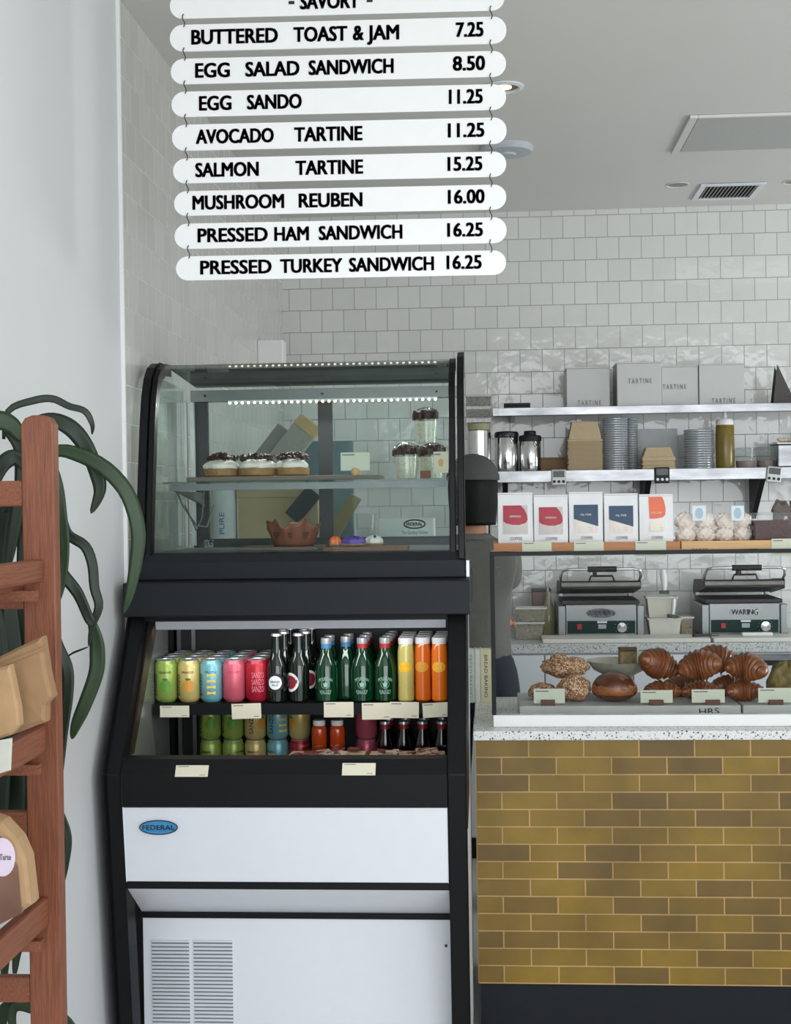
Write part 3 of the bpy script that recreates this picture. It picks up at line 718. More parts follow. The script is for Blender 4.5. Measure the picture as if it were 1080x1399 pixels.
for r in range(1, 4): dup(JA, (at(554.5, 930, 3.875).x+0.0003*r, 3.875+0.06*r, jz), 0.2*r, 'pale yellow lemonade bottle, %s from the front' % ORD[r])
JB = juice((at(577.5, 930, 3.885).x, 3.885, jz), 'orange juice bottle beside the lemonade, front of its row', (214, 104, 30), (220, 150, 52))
for r in range(1, 4): dup(JB, (at(577.5, 930, 3.885).x+0.0005*r, 3.885+0.06*r, jz), 0.2*r, 'orange juice bottle beside the lemonade, %s from the front' % ORD[r])
JC = juice((at(600.5, 930, 3.878).x, 3.878, jz), 'bright orange carrot juice bottle at the right end, front of its row', (232, 116, 30), (246, 178, 60))
for r in range(1, 4): dup(JC, (at(600.5, 930, 3.878).x+0.002*r, 3.878+0.06*r, jz), 0.2*r, 'bright orange carrot juice bottle at the right end, %s from the front' % ORD[r])
# small ginger shots, cola
def shot(loc, label):
    prof = [(0.017, 0), (0.0215, 0.004), (0.0220, 0.03), (0.0220, 0.070), (0.0195, 0.080), (0.0165, 0.084)]
    t, b = bottle('juice_shot', label, 'bottle', loc, prof, mat('shot_orange', (196, 70, 22), 0.12, coat=0.4), [('screw_cap', MB().lathe([(0.0175, 0.0842), (0.0182, 0.086), (0.0182, 0.098), (0.0168, 0.0995), (0.0001, 0.0995)], seg=20), WHITE_B)])
    return t
stand = thing('display_riser', 'clear acrylic riser under the two small orange bottles', 'riser', (0, 0, 0))
ra = at(422, 1020, 3.95); rb = at(474, 1020, 3.95)
mesh_obj('platform', MB().box(ra.x, rb.x, 3.92, 3.98, 0.865, 0.869), PLASTIC, stand)
for xx in (ra.x, rb.x-0.003): mesh_obj('leg', MB().box(xx, xx+0.003, 3.92, 3.98, 0.7753, 0.865), PLASTIC, stand)
sA = shot((at(436, 1005, 3.95).x, 3.95, 0.8692), 'small orange juice bottle with white cap, left of the pair')
dup(sA, (at(460.5, 1005, 3.95).x, 3.95, 0.8692), 0, 'small orange juice bottle with white cap, right of the pair')
def colab(loc, label):
    prof = [(0.023, 0), (0.0272, 0.005), (0.0258, 0.045), (0.0272, 0.09), (0.0250, 0.115), (0.0165, 0.150), (0.0135, 0.172)]
    t, b = bottle('cola_bottle', label, 'bottle', loc, prof, COLA, [('neck_label', MB().lathe([(0.0155, 0.160), (0.0142, 0.1715)], seg=20), REDN), ('crown_cap', MB().lathe([(0.0140, 0.1722), (0.0160, 0.1735), (0.0152, 0.181), (0.0001, 0.182)], seg=21), ALU)])
    return t
cB = None
for i, (px, lab) in enumerate(((526, 'first cola bottle right of the pink cans'), (551.5, 'second cola bottle from the pink cans'), (577, 'third cola bottle from the pink cans'), (603, 'cola bottle against the right post'))):
    x = at(px, 1000, 4.00).x; z = LZ
    L1 = 'dark cola bottle with red neck label, %s' % lab
    if cB is None: cB = colab((x, 4.00, z), L1)
    else: dup(cB, (x, 4.00, z), 0, L1)
    dup(cB, (x+(0.005 if i == 0 else 0.002), 4.07, z), 0, 'dark cola bottle standing behind the %s' % lab)
# wrapped snack trays lying in front
for (p0, p1, lab) in ((388, 494, 'plastic wrapped flat snack pack at the drinks bay front, left one'), (500, 606, 'plastic wrapped flat snack pack at the drinks bay front, right one')):
    a = at(p0, 1035, 3.62); b = at(p1, 1035, 3.62)
    t = thing('snack_pack', lab, 'snack pack', ((a.x+b.x)/2, 3.66, 0.7753))
    w = (b.x-a.x)/2; H = 0.138
    mesh_obj('carton', MB().box(-w, w, -0.10, 0.10, 0, H), KRAFT, t, 0.004)
    fl = MB()
    for k in range(26): fl.box(0, 0, 0, 0, 0, 0) if False else None
    rr = random.Random(p0)
    cm = MB()
    for k in range(34):
        cx, cy_ = rr.uniform(-w*0.85, w*0.85), rr.uniform(-0.085, 0.085); s0 = len(cm.v)
        cm.box(-0.017, 0.017, -0.008, 0.008, 0, 0.006, mat=k % 2); cm.xf(Matrix.Translation((cx, cy_, H+0.001+0.004*rr.random())) @ Matrix.Rotation(rr.uniform(0, 3), 4, 'Z') @ Matrix.Rotation(rr.uniform(-.2, .2), 4, 'X'), s0)
    o = mesh_obj('biscuits', cm, [mat('biscuit_pale', (204, 180, 160), 0.7), mat('biscuit_red', (128, 60, 60), 0.7)], t); o['kind'] = 'stuff'
    mesh_obj('plastic_wrap', MB().grid(18, 10, lambda u, v: ((2*u-1)*w*1.02, (2*v-1)*0.103, H+0.017+0.004*math.sin(u*31+v*9)*math.sin(v*17))), WRAP, t)
# ---------------------------------------------------------------- cakes in the upper display
def xf_at(px, Y): return at(px, 640, Y).x
CRUST = mat('pastry_crust', (158, 122, 78), 0.7, noise=0.18, scale=60, bump=0.4)
CREAMW = mat('whipped_cream', (238, 234, 224), 0.5, noise=0.03, bump=0.3, bscale=40)
CHOC = mat('dark_chocolate', (70, 46, 40), 0.4, noise=0.12, scale=50)
SLATE = mat('grey_wood_board', (120, 108, 98), 0.6, noise=0.1, scale=10, stretch=(1, 8, 20))
def board(name, label, x0, x1, y0, y1, z0, z1, m, cat='board'):
    o = mesh_obj(name, MB().box(x0, x1, y0, y1, z0, z1), m, bevel=0.002); return tag(o, label, cat)
bz = UZ+0.0003
board('serving_board', 'long grey wooden serving board on the glass shelf under the cream tarts', xf_at(262, 4.05), xf_at(520, 4.05), 3.97, 4.20, bz, bz+0.014, SLATE)
tz = bz+0.0143
rs = random.Random(3)
def tart(loc, R, label):
    t = thing('cream_tart', label, 'tart', loc)
    mesh_obj('crust', MB().lathe([(R*0.86, 0), (R*0.98, 0.004), (R, 0.024), (R*0.9, 0.026), (0.0001, 0.024)], seg=32), CRUST, t)
    fn = lambda d, th, ph: 1+0.07*math.sin(5*th+loc[0]*90)+0.05*math.sin(9*th)*math.sin(ph)
    mesh_obj('cream', MB().blob((0, 0, 0.031), (R*0.97, R*0.97, 0.021), 28, 10, fn), CREAMW, t)
    c = MB()
    for k in range(60):
        a, q = rs.uniform(0, 2*PI), R*0.88*math.sqrt(rs.random()); s0 = len(c.v)
        l = rs.uniform(0.008, 0.02)
        c.grid(5, 2, lambda u, v: ((u-0.5)*l, (v-0.5)*0.010, 0.004*math.sin(u*PI)), smooth=True)
        c.xf(Matrix.Translation((q*math.cos(a), q*math.sin(a), 0.050+0.016*(1-q/R)+rs.uniform(-.004, .008))) @ Matrix.Rotation(rs.uniform(0, 6), 4, 'Z') @ Matrix.Rotation(rs.uniform(-1.1, 1.1), 4, 'X') @ Matrix.Rotation(rs.uniform(-.9, .9), 4, 'Y'), s0)
    o = mesh_obj('chocolate_curls', c, CHOC, t, solid=0.0018); o['kind'] = 'stuff'
tart((xf_at(303, 4.07), 4.07, tz), 0.056, 'cream tart topped with dark chocolate curls, leftmost on the grey board')
tart((xf_at(351, 4.05), 4.05, tz), 0.056, 'cream tart topped with dark chocolate curls, middle of the three')
tart((xf_at(399, 4.07), 4.07, tz), 0.052, 'cream tart topped with tall chocolate shavings, rightmost of the three')
def card_stand(px0, px1, py0, py1, Y, zbase, label, m=GREENCARD, holder=WALNUT, hw=0.03):
    a = at((px0+px1)/2, (py0+py1)/2, Y); s_ = Y/F_PX; w = (px1-px0)*s_; h = (py1-py0)*s_
    t = thing('name_card', label, 'name card', (a.x, Y, zbase))
    zc = a.z-zbase
    zl = max(0.006, zc-h/2)
    mesh_obj('card', MB().box(-w/2, w/2, -0.0005, 0.0005, zl, zc+h/2), m, t)
    nb = MB().box(-w*0.44, -w*0.02, -0.0010, -0.0005, zc+h*0.34, zc+h*0.40)
    mesh_obj('printed_line', nb, GREYINK, t)
    return t, w, zl
def holder(t, x, w, z1, m=WALNUT, dep=0.012):
    mb = MB().box(x-w/2, x+w/2, -dep, -0.0006, 0, z1).box(x-w/2, x+w/2, 0.0006, dep*0.8, 0, z1)
    mb.box(x-w/2, x+w/2, -0.0006, 0.0006, 0, 0.005)
    return mesh_obj('holder', mb, m, t, 0.001)
t, w, zl = card_stand(465, 505, 618, 643, 3.975, tz, 'pale card in front of the chocolate cream tarts')
mesh_obj('holder', MB().blob((0.0, -0.006, 0.008), (0.012, 0.005, 0.012), 12, 8), PALEWOOD, t)
CUPM = glass('cup_plastic', (240, 244, 238), 0.08, 0.6, haze=0.22, hazecol=(228, 226, 216))
MOUSSE = mat('pale_custard', (234, 230, 214), 0.55, noise=0.05, scale=30)
def cup(loc, label):
    t = thing('dessert_cup', label, 'dessert cup', loc)
    mesh_obj('custard', MB().lathe([(0.0275, 0.002), (0.0335, 0.066), (0.0001, 0.067)], seg=28), MOUSSE, t)
    mesh_obj('cup_wall', MB().lathe([(0.0285, 0.0), (0.0292, 0.0), (0.0358, 0.072), (0.0350, 0.072)], seg=28, cap=False), CUPM, t)
    c = MB()
    for k in range(46):
        a, q = rs.uniform(0, 2*PI), 0.036*math.sqrt(rs.random()); s0 = len(c.v)
        c.box(-0.006, 0.006, -0.003, 0.003, -0.010, 0.010); c.xf(Matrix.Translation((q*math.cos(a), q*math.sin(a), 0.084+rs.uniform(-.006, .008))) @ Matrix.Rotation(rs.uniform(0, 6), 4, 'Z') @ Matrix.Rotation(rs.uniform(-.3, .3), 4, 'X'), s0)
    o = mesh_obj('chocolate_shards', c, CHOC, t); o['kind'] = 'stuff'
    fn = lambda d, th, ph: 1+0.05*math.sin(11*th)+0.04*math.sin(7*th+3*ph)
    mesh_obj('plastic_film', MB().blob((0, 0, 0.087), (0.038, 0.038, 0.021), 30, 10, fn), WRAP, t)
    return t
c0 = cup((xf_at(555, 4.05), 4.05, UZ+0.0003), 'chocolate topped custard cup at the front left of the cup pile')
dup(c0, (xf_at(591, 4.09), 4.09, UZ+0.0003), 0.6, 'chocolate topped custard cup at the right end of the shelf behind the card')
dup(c0, (xf_at(586, 4.20), 4.20, UZ+0.0003), 2.0, 'chocolate topped custard cup at the back of the cup pile')
ct = dup(c0, (xf_at(583, 4.115), 4.115, UZ+0.108), 1.0, 'chocolate topped custard cup stacked on top of the others')
t, w, zl = card_stand(592, 612, 617, 646, 3.985, UZ+0.0003, 'small card with an orange print beside the custard cups', CREAM)
mesh_obj('print_blot', MB().prism(ell(0.008, 0.012, 14, 0.0, zl+0.03), -0.0010, -0.0005, 'y'), mat('print_peach', (224, 178, 120), 0.6), t)
hb = thing('card_holder', 'small brown wooden block at the foot of the custard cups', 'card holder', (xf_at(581, 3.975), 3.975, UZ+0.0003))
mesh_obj('block', MB().box(-0.015, 0.015, -0.012, -0.001, 0, 0.022).box(-0.015, 0.015, 0.001, 0.010, 0, 0.022).box(-0.015, 0.015, -0.001, 0.001, 0, 0.008), mat('brown_block', (130, 74, 58), 0.6), hb, 0.001)
# lower display deck
DZ = 1.4623
board('serving_board', 'brown wooden serving board on the lower display deck under the decorated cookies', xf_at(442, 3.92), xf_at(556, 3.92), 3.86, 3.99, DZ, DZ+0.012, mat('mid_brown_board', (126, 84, 58), 0.6, noise=0.12, scale=10, stretch=(1, 8, 20)))
board('serving_board', 'flat grey tray on the lower display deck under the big brown paper cup', xf_at(330, 4.08), xf_at(438, 4.08), 3.99, 4.18, DZ, DZ+0.010, SLATE, 'tray')
g = thing('paper_cup_cake', 'large cake in a crinkled brown baking paper cup on the lower deck', 'cake', (xf_at(400, 4.085), 4.085, DZ+0.0103))
R = 0.082
def crink(u, v):
    th = 2*PI*u; r = R*(0.72+0.28*v)*(1+0.04*v*math.sin(9*th)+0.03*v*math.sin(17*th+1)); z = 0.068*v*(1+0.16*math.sin(5*th+0.6)*v+0.10*math.sin(11*th)*v)
    return (r*math.cos(th), r*math.sin(th), z)
mesh_obj('paper_cup', MB().grid(73, 8, crink), mat('brown_baking_paper', (140, 84, 64), 0.5, noise=0.15, scale=20), g, solid=0.0008)
mesh_obj('cake_top', MB().lathe([(R*0.70, 0.001), (R*0.9, 0.042), (R*0.6, 0.052), (0.0001, 0.056)], seg=32), mat('dark_cake', (104, 66, 50), 0.7, noise=0.2, scale=40, bump=0.4), g)
ckz = DZ+0.0124
def cookie(px, Y, rx, ry, col, label, petals=0, dot=None, rz=0.0):
    t = thing('decorated_cookie', label, 'cookie', (xf_at(px, Y), Y, ckz), rot=(0, 0, rz))
    fn = (lambda d, th, ph: 1+0.12*math.sin(petals*th)) if petals else None
    mesh_obj('cookie_base', MB().blob((0, 0, 0.006), (rx, ry, 0.006), 36, 8, fn), CRUST, t)
    mesh_obj('icing', MB().blob((0, 0, 0.013), (rx*0.93, ry*0.93, 0.016), 36, 8, fn), mat('icing_%d%d' % (col[0], col[2]), col, 0.3, noise=0.08, scale=40), t)
    if dot: mesh_obj('icing_dot', MB().blob((0.004, -ry*0.35, 0.026), (rx*0.2, ry*0.2, 0.005), 12, 6), mat('icing_dot', dot, 0.3), t)
cookie(482, 3.91, 0.035, 0.034, (88, 58, 170), 'purple flower shaped iced cookie on the brown board', 6, (60, 30, 130))
cookie(456, 3.905, 0.018, 0.020, (236, 120, 60), 'small orange iced cookie left of the purple one', 5)
cookie(509, 3.93, 0.027, 0.028, (228, 226, 220), 'white iced cookie right of the purple one', 6, (150, 150, 150))
# ---------------------------------------------------------------- counter
CT = 0.912
KX = at(650, 1015, 4.10).x
brickp = at(722, 1040, 4.10)
pb = at(800, 1034.5, 4.10)
ytile = tile_mat('mustard_glazed_tile', 0, 0.1635, 0.0522, brickp.x+0.08175, pb.z-0.0522*20, (134, 106, 28), (102, 79, 32), (182, 146, 96), msize=0.0022, rough=0.12, wav=0.35, bumpd=0.0018, streak=0.22)
terr = speck_mat('terrazzo', (222, 224, 222), [((190, 192, 190), 200, 0.35), ((52, 54, 56), 150, 0.12), ((120, 122, 120), 115, 0.13), ((40, 42, 44), 260, 0.08)])
counter = thing('service_counter', 'service counter faced with glossy mustard tiles under a white terrazzo top', 'counter', (0, 0, 0))
mesh_obj('tiled_front', MB().box(KX, 3.4, 4.10, 4.13, 0.150, 0.8825), ytile, counter)
mesh_obj('tile_end_strip', MB().box(KX-0.003, KX-0.0002, 4.099, 4.13, 0.150, 0.8825), mat('brass_edge', (150, 122, 70), 0.4, 0.5), counter)
mesh_obj('body', MB().box(KX, 3.4, 4.1305, 4.76, 0.150, 0.8825), WHITE_M, counter)
mesh_obj('toe_kick', MB().box(KX+0.004, 3.4, 4.115, 4.70, 0.0, 0.1495), NAVY, counter)
mesh_obj('countertop', MB().box(KX-0.008, 3.4, 4.085, 4.80, 0.883, CT), terr, counter, 0.004)
# glass display on the counter
GX = at(674, 880, 4.17).x
gd = thing('counter_glass_case', 'clear glass pastry screen with black edges standing on the counter', 'glass case', (0, 0, 0))
GZ1 = 1.432
mesh_obj('base_rail', MB().box(GX-0.004, 3.38, 4.155, 4.185, CT+0.0003, CT+0.036), WHITE_B, gd, 0.002)
mesh_obj('front_pane', MB().box(GX+0.006, 3.38, 4.166, 4.172, CT+0.0365, GZ1-0.0005), CLEAR, gd)
mesh_obj('edge_post', MB().box(GX-0.008, GX+0.0055, 4.160, 4.178, CT+0.0365, GZ1), RUB, gd, 0.001)
mesh_obj('top_pane', MB().box(GX-0.006, 3.38, 4.182, 4.52, GZ1, GZ1+0.008), glass('top_shelf_glass', (200, 222, 214), 0.06, 0.7), gd)
mesh_obj('top_edge', MB().box(GX-0.008, 3.38, 4.160, 4.1815, GZ1, GZ1+0.012), RUB, gd, 0.001)
ep = at(673.5, 880, 4.515).x
mesh_obj('rear_post', MB().cyl((ep, 4.515, CT+0.0003), (ep, 4.515, GZ1), 0.004, 12), DARKSTEEL, gd)
x = at(1500, 880, 4.5).x
mesh_obj('rear_post', MB().cyl((x, 4.515, CT+0.0003), (x, 4.515, GZ1), 0.004, 12), DARKSTEEL, gd)
# coffee trays and bags on the glass
TZ = GZ1+0.0123
def tray(px0, px1, m, label, z1):
    x0, x1 = at(px0, 750, 4.19).x, at(px1, 750, 4.19).x
    t = thing('wooden_tray', label, 'tray', (0, 0, 0))
    mesh_obj('tray_base', MB().box(x0+0.0101, x1-0.0101, 4.2001, 4.40, TZ, TZ+0.006), m, t)
    mesh_obj('front_rail', MB().box(x0, x1, 4.19, 4.20, TZ, z1), m, t, 0.001)
    mesh_obj('end_rail', MB().box(x0, x0+0.010, 4.2001, 4.40, TZ, z1), m, t, 0.001)
    mesh_obj('end_rail', MB().box(x1-0.010, x1, 4.2001, 4.40, TZ, z1), m, t, 0.001)
    mesh_obj('back_rail', MB().box(x0+0.0101, x1-0.0101, 4.39, 4.3999, TZ+0.0061, z1), m, t, 0.001)
    return t
ztop = at(800, 741, 4.19).z
tray(674, 929, OAK, 'wide brown wooden tray holding five coffee bags on the glass top', ztop)
t2 = tray(930.5, 1130, PALEWOOD, 'paler wooden tray holding bagged meringues on the glass top', ztop)
br = MB(); p = at(944, 751, 4.19); put_text(br, 'TARTE', p.x, p.z-0.004, 0.008, 0.05, 4.1899, 0.0)
mesh_obj('burnt_stamp', br, mat('burnt_mark', (150, 104, 62), 0.7), t2)
for (a, b, c_, d_, lab) in ((713, 753, 740, 760, 'pale green price card on the tray under the first coffee bags'), (784, 824, 740, 760, 'pale green price card on the tray under the blue coffee bags'), (868, 909, 739, 760, 'pale green price card on the tray under the orange coffee bag'), (1054, 1092, 736, 760, 'pale green price card on the paler tray at the right frame edge')):
    price_card(a, b, c_, d_, 4.1885, lab, m=GREENCARD)
BAGW = mat('white_coffee_bag', (226, 227, 228), 0.45, noise=0.02, bump=0.25, bscale=22)
def coffee_bag(px0, px1, pytop, kind, label, notch=0.0):
    Y = 4.225; x0, x1 = at(px0, 700, Y).x, at(px1, 700, Y).x; w = x1-x0; zb = TZ+0.0063; H = at(px0, pytop, Y).z-zb
    t = thing('coffee_bag', label, 'coffee bag', ((x0+x1)/2, Y, zb))
    D = 0.066
    mb = MB()
    nv = 9
    def front(u, v): return ((u-0.5)*w*(1-0.0*v), -0.003*math.sin(PI*u)*(1-v)+ (0.018*max(0, v-0.55)**1.2 if v > .55 else 0)+0.0015*math.sin(7*u+5*v), v*H)
    def backf(u, v): return ((u-0.5)*w, D+0.003*math.sin(PI*u)*(1-v)-D*0.72*max(0, (v-0.6)/0.4)+0.0, v*H)
    N1, N2 = 9, nv
    mb.grid(N1, N2, front); mb.grid(N1, N2, backf)
    mb.grid(2, N2, lambda u, v: tuple(Vector(front(0, v)).lerp(Vector(backf(0, v)), u)), smooth=False)
    mb.grid(2, N2, lambda u, v: tuple(Vector(front(1, v)).lerp(Vector(backf(1, v)), u)), smooth=False)
    mb.grid(N1, 2, lambda u, v: tuple(Vector(front(u, 1)).lerp(Vector(backf(u, 1)), v)), smooth=False)
    mb.grid(N1, 2, lambda u, v: tuple(Vector(front(u, 0)).lerp(Vector(backf(u, 0)), v)), smooth=False)
    bag = mesh_obj('bag', mb, BAGW, t)
    mesh_obj('folded_top', MB().box(-w/2-0.001, w/2+0.001, 0.004, 0.024, H+0.0005, H+0.006), BAGW, t, 0.002)
    def px2(u, v): return (u*w, v*H)        # u -0.5..0.5, v 0..1
    def patch(name, poly, m, e=0.0018):
        p0 = [px2(*p) for p in poly]; pts = []
        for i, p in enumerate(p0):
            q = p0[(i+1) % len(p0)]
            pts += [(p[0]+(q[0]-p[0])*k/8, p[1]+(q[1]-p[1])*k/8) for k in range(8)]
        c = (sum(p[0] for p in pts)/len(pts), sum(p[1] for p in pts)/len(pts)); n = len(pts)
        sf = lambda x, z, d: (x, front(x/w+0.5, z/H)[1]-d, z)
        mm = MB(); vs = []
        for s in (1, .8, .6, .4, .2): vs += [sf(c[0]+(p[0]-c[0])*s, c[1]+(p[1]-c[1])*s, e) for p in pts]
        vs.append(sf(c[0], c[1], e))
        fs = [(j*n+i, j*n+(i+1) % n, j*n+n+(i+1) % n, j*n+n+i) for j in range(4) for i in range(n)]+[(4*n+i, 4*n+(i+1) % n, 5*n) for i in range(n)]
        mm.add(vs, fs); mm.add([sf(p[0], p[1], k*e) for k in (1, 0.2) for p in pts], [(i, i+n, n+(i+1) % n, (i+1) % n) for i in range(n)])
        return mesh_obj(name, mm, m, bag)
    LW = mat('bag_print_white', (236, 234, 232), 0.6)
    if kind == 'red':
        patch('grey_panel', [(-.36, .27), (.36, .27), (.36, .80), (-.36, .80)], mat('bag_panel_grey', (200, 194, 190), 0.5), 0.0010)
        pl = [(-.35, .80), (.16, .80), (.27, .72), (.34, .62), (.355, .53), (.30, .475), (.10, .44), (-.10, .445), (-.27, .475), (-.35, .51)]
        patch('red_print', pl, mat('bag_print_red', (168, 42, 60), 0.5))
        word, tz_, th = 'ESPRESSO', .58, .035
    elif kind == 'blue':
        patch('cream_panel', [(-.35, .27), (.35, .27), (.35, .80), (-.35, .80)], mat('bag_panel_cream', (226, 218, 208), 0.5), 0.0010)
        patch('blue_print', [(-.36, .80), (.36, .80), (.36, .40), (-.36, .54)], mat('bag_print_blue', (38, 68, 98), 0.5))
        word, tz_, th = 'FILTER', .60, .035
    else:
        patch('orange_print', [(-.22, .985), (.18, .985), (.24, .90), (.28, .76), (.27, .64), (.20, .585), (0, .56), (-.20, .56)], mat('bag_print_orange', (226, 112, 78), 0.5))
        patch('cream_note', [(-.2, .33), (.25, .33), (.25, .50), (-.2, .50)], mat('bag_note_cream', (232, 224, 206), 0.6), 0.0016)
        word, tz_, th = 'DECAF', .66, .03
    tx = MB(); put_text(tx, word, 0, tz_*H, th*H, 0.32*w, -0.0042, 0.0, True)
    mesh_obj('printed_word', tx, LW, bag)
    tx = MB(); put_text(tx, 'COFFEE', 0.02*w, .165*H, .055*H, .34*w, -0.0040, 0.0, True)
    put_text(tx, 'MANUFACTORY', 0.02*w, .055*H, .055*H, .60*w, -0.0040, 0.0, True)
    mesh_obj('printed_name', tx, GREYINK, bag)
    tx = MB()
    for k in range(3): tx.box(-.24*w, .2*w, -0.0036, -0.0030, (.31+k*0.035)*H, (.317+k*0.035)*H)
    mesh_obj('fine_print', tx, mat('fine_print', (190, 186, 180), 0.7), bag)
coffee_bag(680, 727, 676, 'red', 'white coffee bag with a red print, leftmost on the tray')
coffee_bag(729, 775, 679, 'red', 'white coffee bag with a red print, second from the left')
coffee_bag(777, 823, 675, 'blue', 'white coffee bag with a dark blue print and folded top, third from the left')
coffee_bag(825, 871, 677, 'blue', 'white coffee bag with a dark blue print, second from the right')
coffee_bag(873, 919, 678, 'orange', 'white coffee bag with an orange rounded print, rightmost of the five')
# bags of meringues
MER = mat('meringue', (236, 226, 216), 0.6, noise=0.08, scale=30, bump=0.5, bscale=50)
def meringue(c, r, i):
    rr = random.Random(i); k1, k2 = rr.uniform(0, 6), rr.uniform(0, 6)
    fn = lambda d, th, ph: 1+0.10*math.sin(6*th+4*ph+k1)+0.06*math.sin(9*th-7*ph+k2)+0.05*math.sin(15*ph+k1)
    return MB().blob(c, (r, r*0.9, r*0.86), 30, 20, fn)
def mer_bag(px0, px1, pyt, label, seed):
    Y = 4.28; x0, x1 = at(px0, 700, Y).x, at(px1, 700, Y).x; w = x1-x0; zb = TZ+0.0063; zt = at(px0, pyt, Y).z; H = zt-zb
    t = thing('meringue_bag', label, 'meringue bag', ((x0+x1)/2, Y, zb))
    r = w*0.235
    for i, (u, v) in enumerate(((-.25, .30), (.24, .31), (-.25, .66), (.24, .66))):
        mesh_obj('meringue', meringue((u*w, 0.0, v*H*0.92), r*1.06, seed+i), MER, t)
    def fr(u, v):
        e = 1-abs(2*u-1)**3; puff = 0.040*e*min(1, 4*v)*(1-v**4)
        return ((u-0.5)*w*1.04, -0.006-puff+0.003*math.sin(9*u+13*v), v*H*1.06)
    def bk(u, v):
        p = fr(u, v); return (p[0], 0.006-p[1]*0.9, p[2])
    mb = MB().grid(16, 16, fr); mb.grid(16, 16, bk)
    mesh_obj('clear_bag', mb, WRAP, t)
    lbx = 0.04*w
    mb = MB().grid(4, 4, lambda u, v: (lbx+(u-0.5)*w*0.34, -0.052, H*(0.62+0.36*v)))
    lab_ = mesh_obj('label', mb, mat('pale_blue_label', (206, 220, 226), 0.4), t)
    mb = MB().prism(ell(w*0.10, H*0.13, 16, lbx, H*0.80), -0.0528, -0.0522, 'y'); mesh_obj('label_print', mb, mat('label_blue', (158, 182, 196), 0.4), lab_)
mer_bag(922, 976, 690, 'clear bag of white meringues with a pale label, beside the coffee bags', 11)
mer_bag(976, 1026, 690, 'clear bag of white meringues with a pale label, beside the dark nib box', 23)
NIB = mat('cocoa_nibs', (74, 46, 42), 0.6, noise=0.3, scale=120, bump=0.8, bscale=90)
a = at(1027, 738, 4.27); b = at(1076, 703, 4.27)
t = thing('nib_box', 'clear plastic box filled with dark cocoa pieces on the paler tray', 'plastic box', ((a.x+b.x)/2, 4.28, TZ+0.0063))
w = (b.x-a.x)/2; H = b.z-TZ-0.0063
nb = MB().box(-w*0.95, w*0.95, -0.044, 0.044, 0.001, H*0.82)
mesh_obj('cocoa_pieces', nb, NIB, t, 0.003)['kind'] = 'stuff'
mesh_obj('box_wall', MB().box(-w, w, -0.048, 0.048, 0, H), WRAP, t)
mesh_obj('lid', MB().box(-w*1.04, w*1.04, -0.05, 0.05, H+0.0005, H+0.007), PLASTIC, t, 0.002)
a = at(1062, 735, 4.36); 
t = thing('chocolate_bag', 'tall clear bag of dark chocolate bark behind the nib box', 'bag', (at(1078, 700, 4.36).x, 4.362, TZ+0.0063))
c = MB()
rr = random.Random(5)
for k in range(40):
    s0 = len(c.v); c.box(-.017, .017, -.004, .004, -.012, .012); c.xf(Matrix.Translation((rr.uniform(-.04, .04), rr.uniform(-.010, .010), rr.uniform(.02, .125))) @ Matrix.Rotation(rr.uniform(0, 3), 4, 'Y') @ Matrix.Rotation(rr.uniform(-.4, .4), 4, 'Z'), s0)
mesh_obj('bark_pieces', c, CHOC, t)['kind'] = 'stuff'
mb = MB().grid(10, 12, lambda u, v: ((u-.5)*0.125, -0.022+0.012*v*v+0.003*math.sin(20*u+9*v), v*0.185)); mb.grid(10, 12, lambda u, v: ((u-.5)*0.125, 0.022-0.012*v*v, v*0.185))
mesh_obj('clear_bag', mb, WRAP, t)
# ---------------------------------------------------------------- pastry slabs and pastries
STONE = mat('grey_stone_slab', (186, 187, 184), 0.55, noise=0.14, scale=6, bump=0.15, bscale=30)
SZ = CT+0.0345
def slab(px0, px1, label):
    x0, x1 = at(px0, 975, 4.35).x, (at(px1, 975, 4.35).x if px1 else 2.6)
    t = thing('stone_slab', label, 'stone slab', (0, 0, 0)); mesh_obj('slab', MB().box(x0, x1, 4.35, 4.66, CT+0.0004, SZ), STONE, t, 0.004); return t
s1 = slab(709, 1012, 'grey stone slab under the buns and croissants, left one')
tx = MB(); p = at(955, 975, 4.35); put_text(tx, 'HRS', p.x, CT+0.006, 0.018, 0.062, 4.3498, 0.0, rot=0.05)
mesh_obj('painted_letters', tx, INK, s1)
slab(1014.5, None, 'grey stone slab at the right, past the joint')
CROIS = mat('croissant_crust', (116, 62, 27), 0.32, noise=0.42, scale=30, bump=0.25, bscale=60, coat=0.25)
CROIS2 = mat('croissant_fold', (146, 84, 38), 0.4, noise=0.3, scale=40)
BRIO = mat('brioche_crust', (96, 48, 25), 0.25, noise=0.32, scale=22, bump=0.3, bscale=50, coat=0.3)
SUGAR = speck_mat('sugared_crust', (150, 100, 62), [((190, 146, 104), 90, 0.6), ((214, 188, 160), 150, 0.5), ((228, 214, 196), 260, 0.4), ((110, 66, 40), 130, 0.2)], rough=0.75)
PALEDOUGH = mat('pale_dough', (206, 166, 110), 0.6, noise=0.14, scale=24)
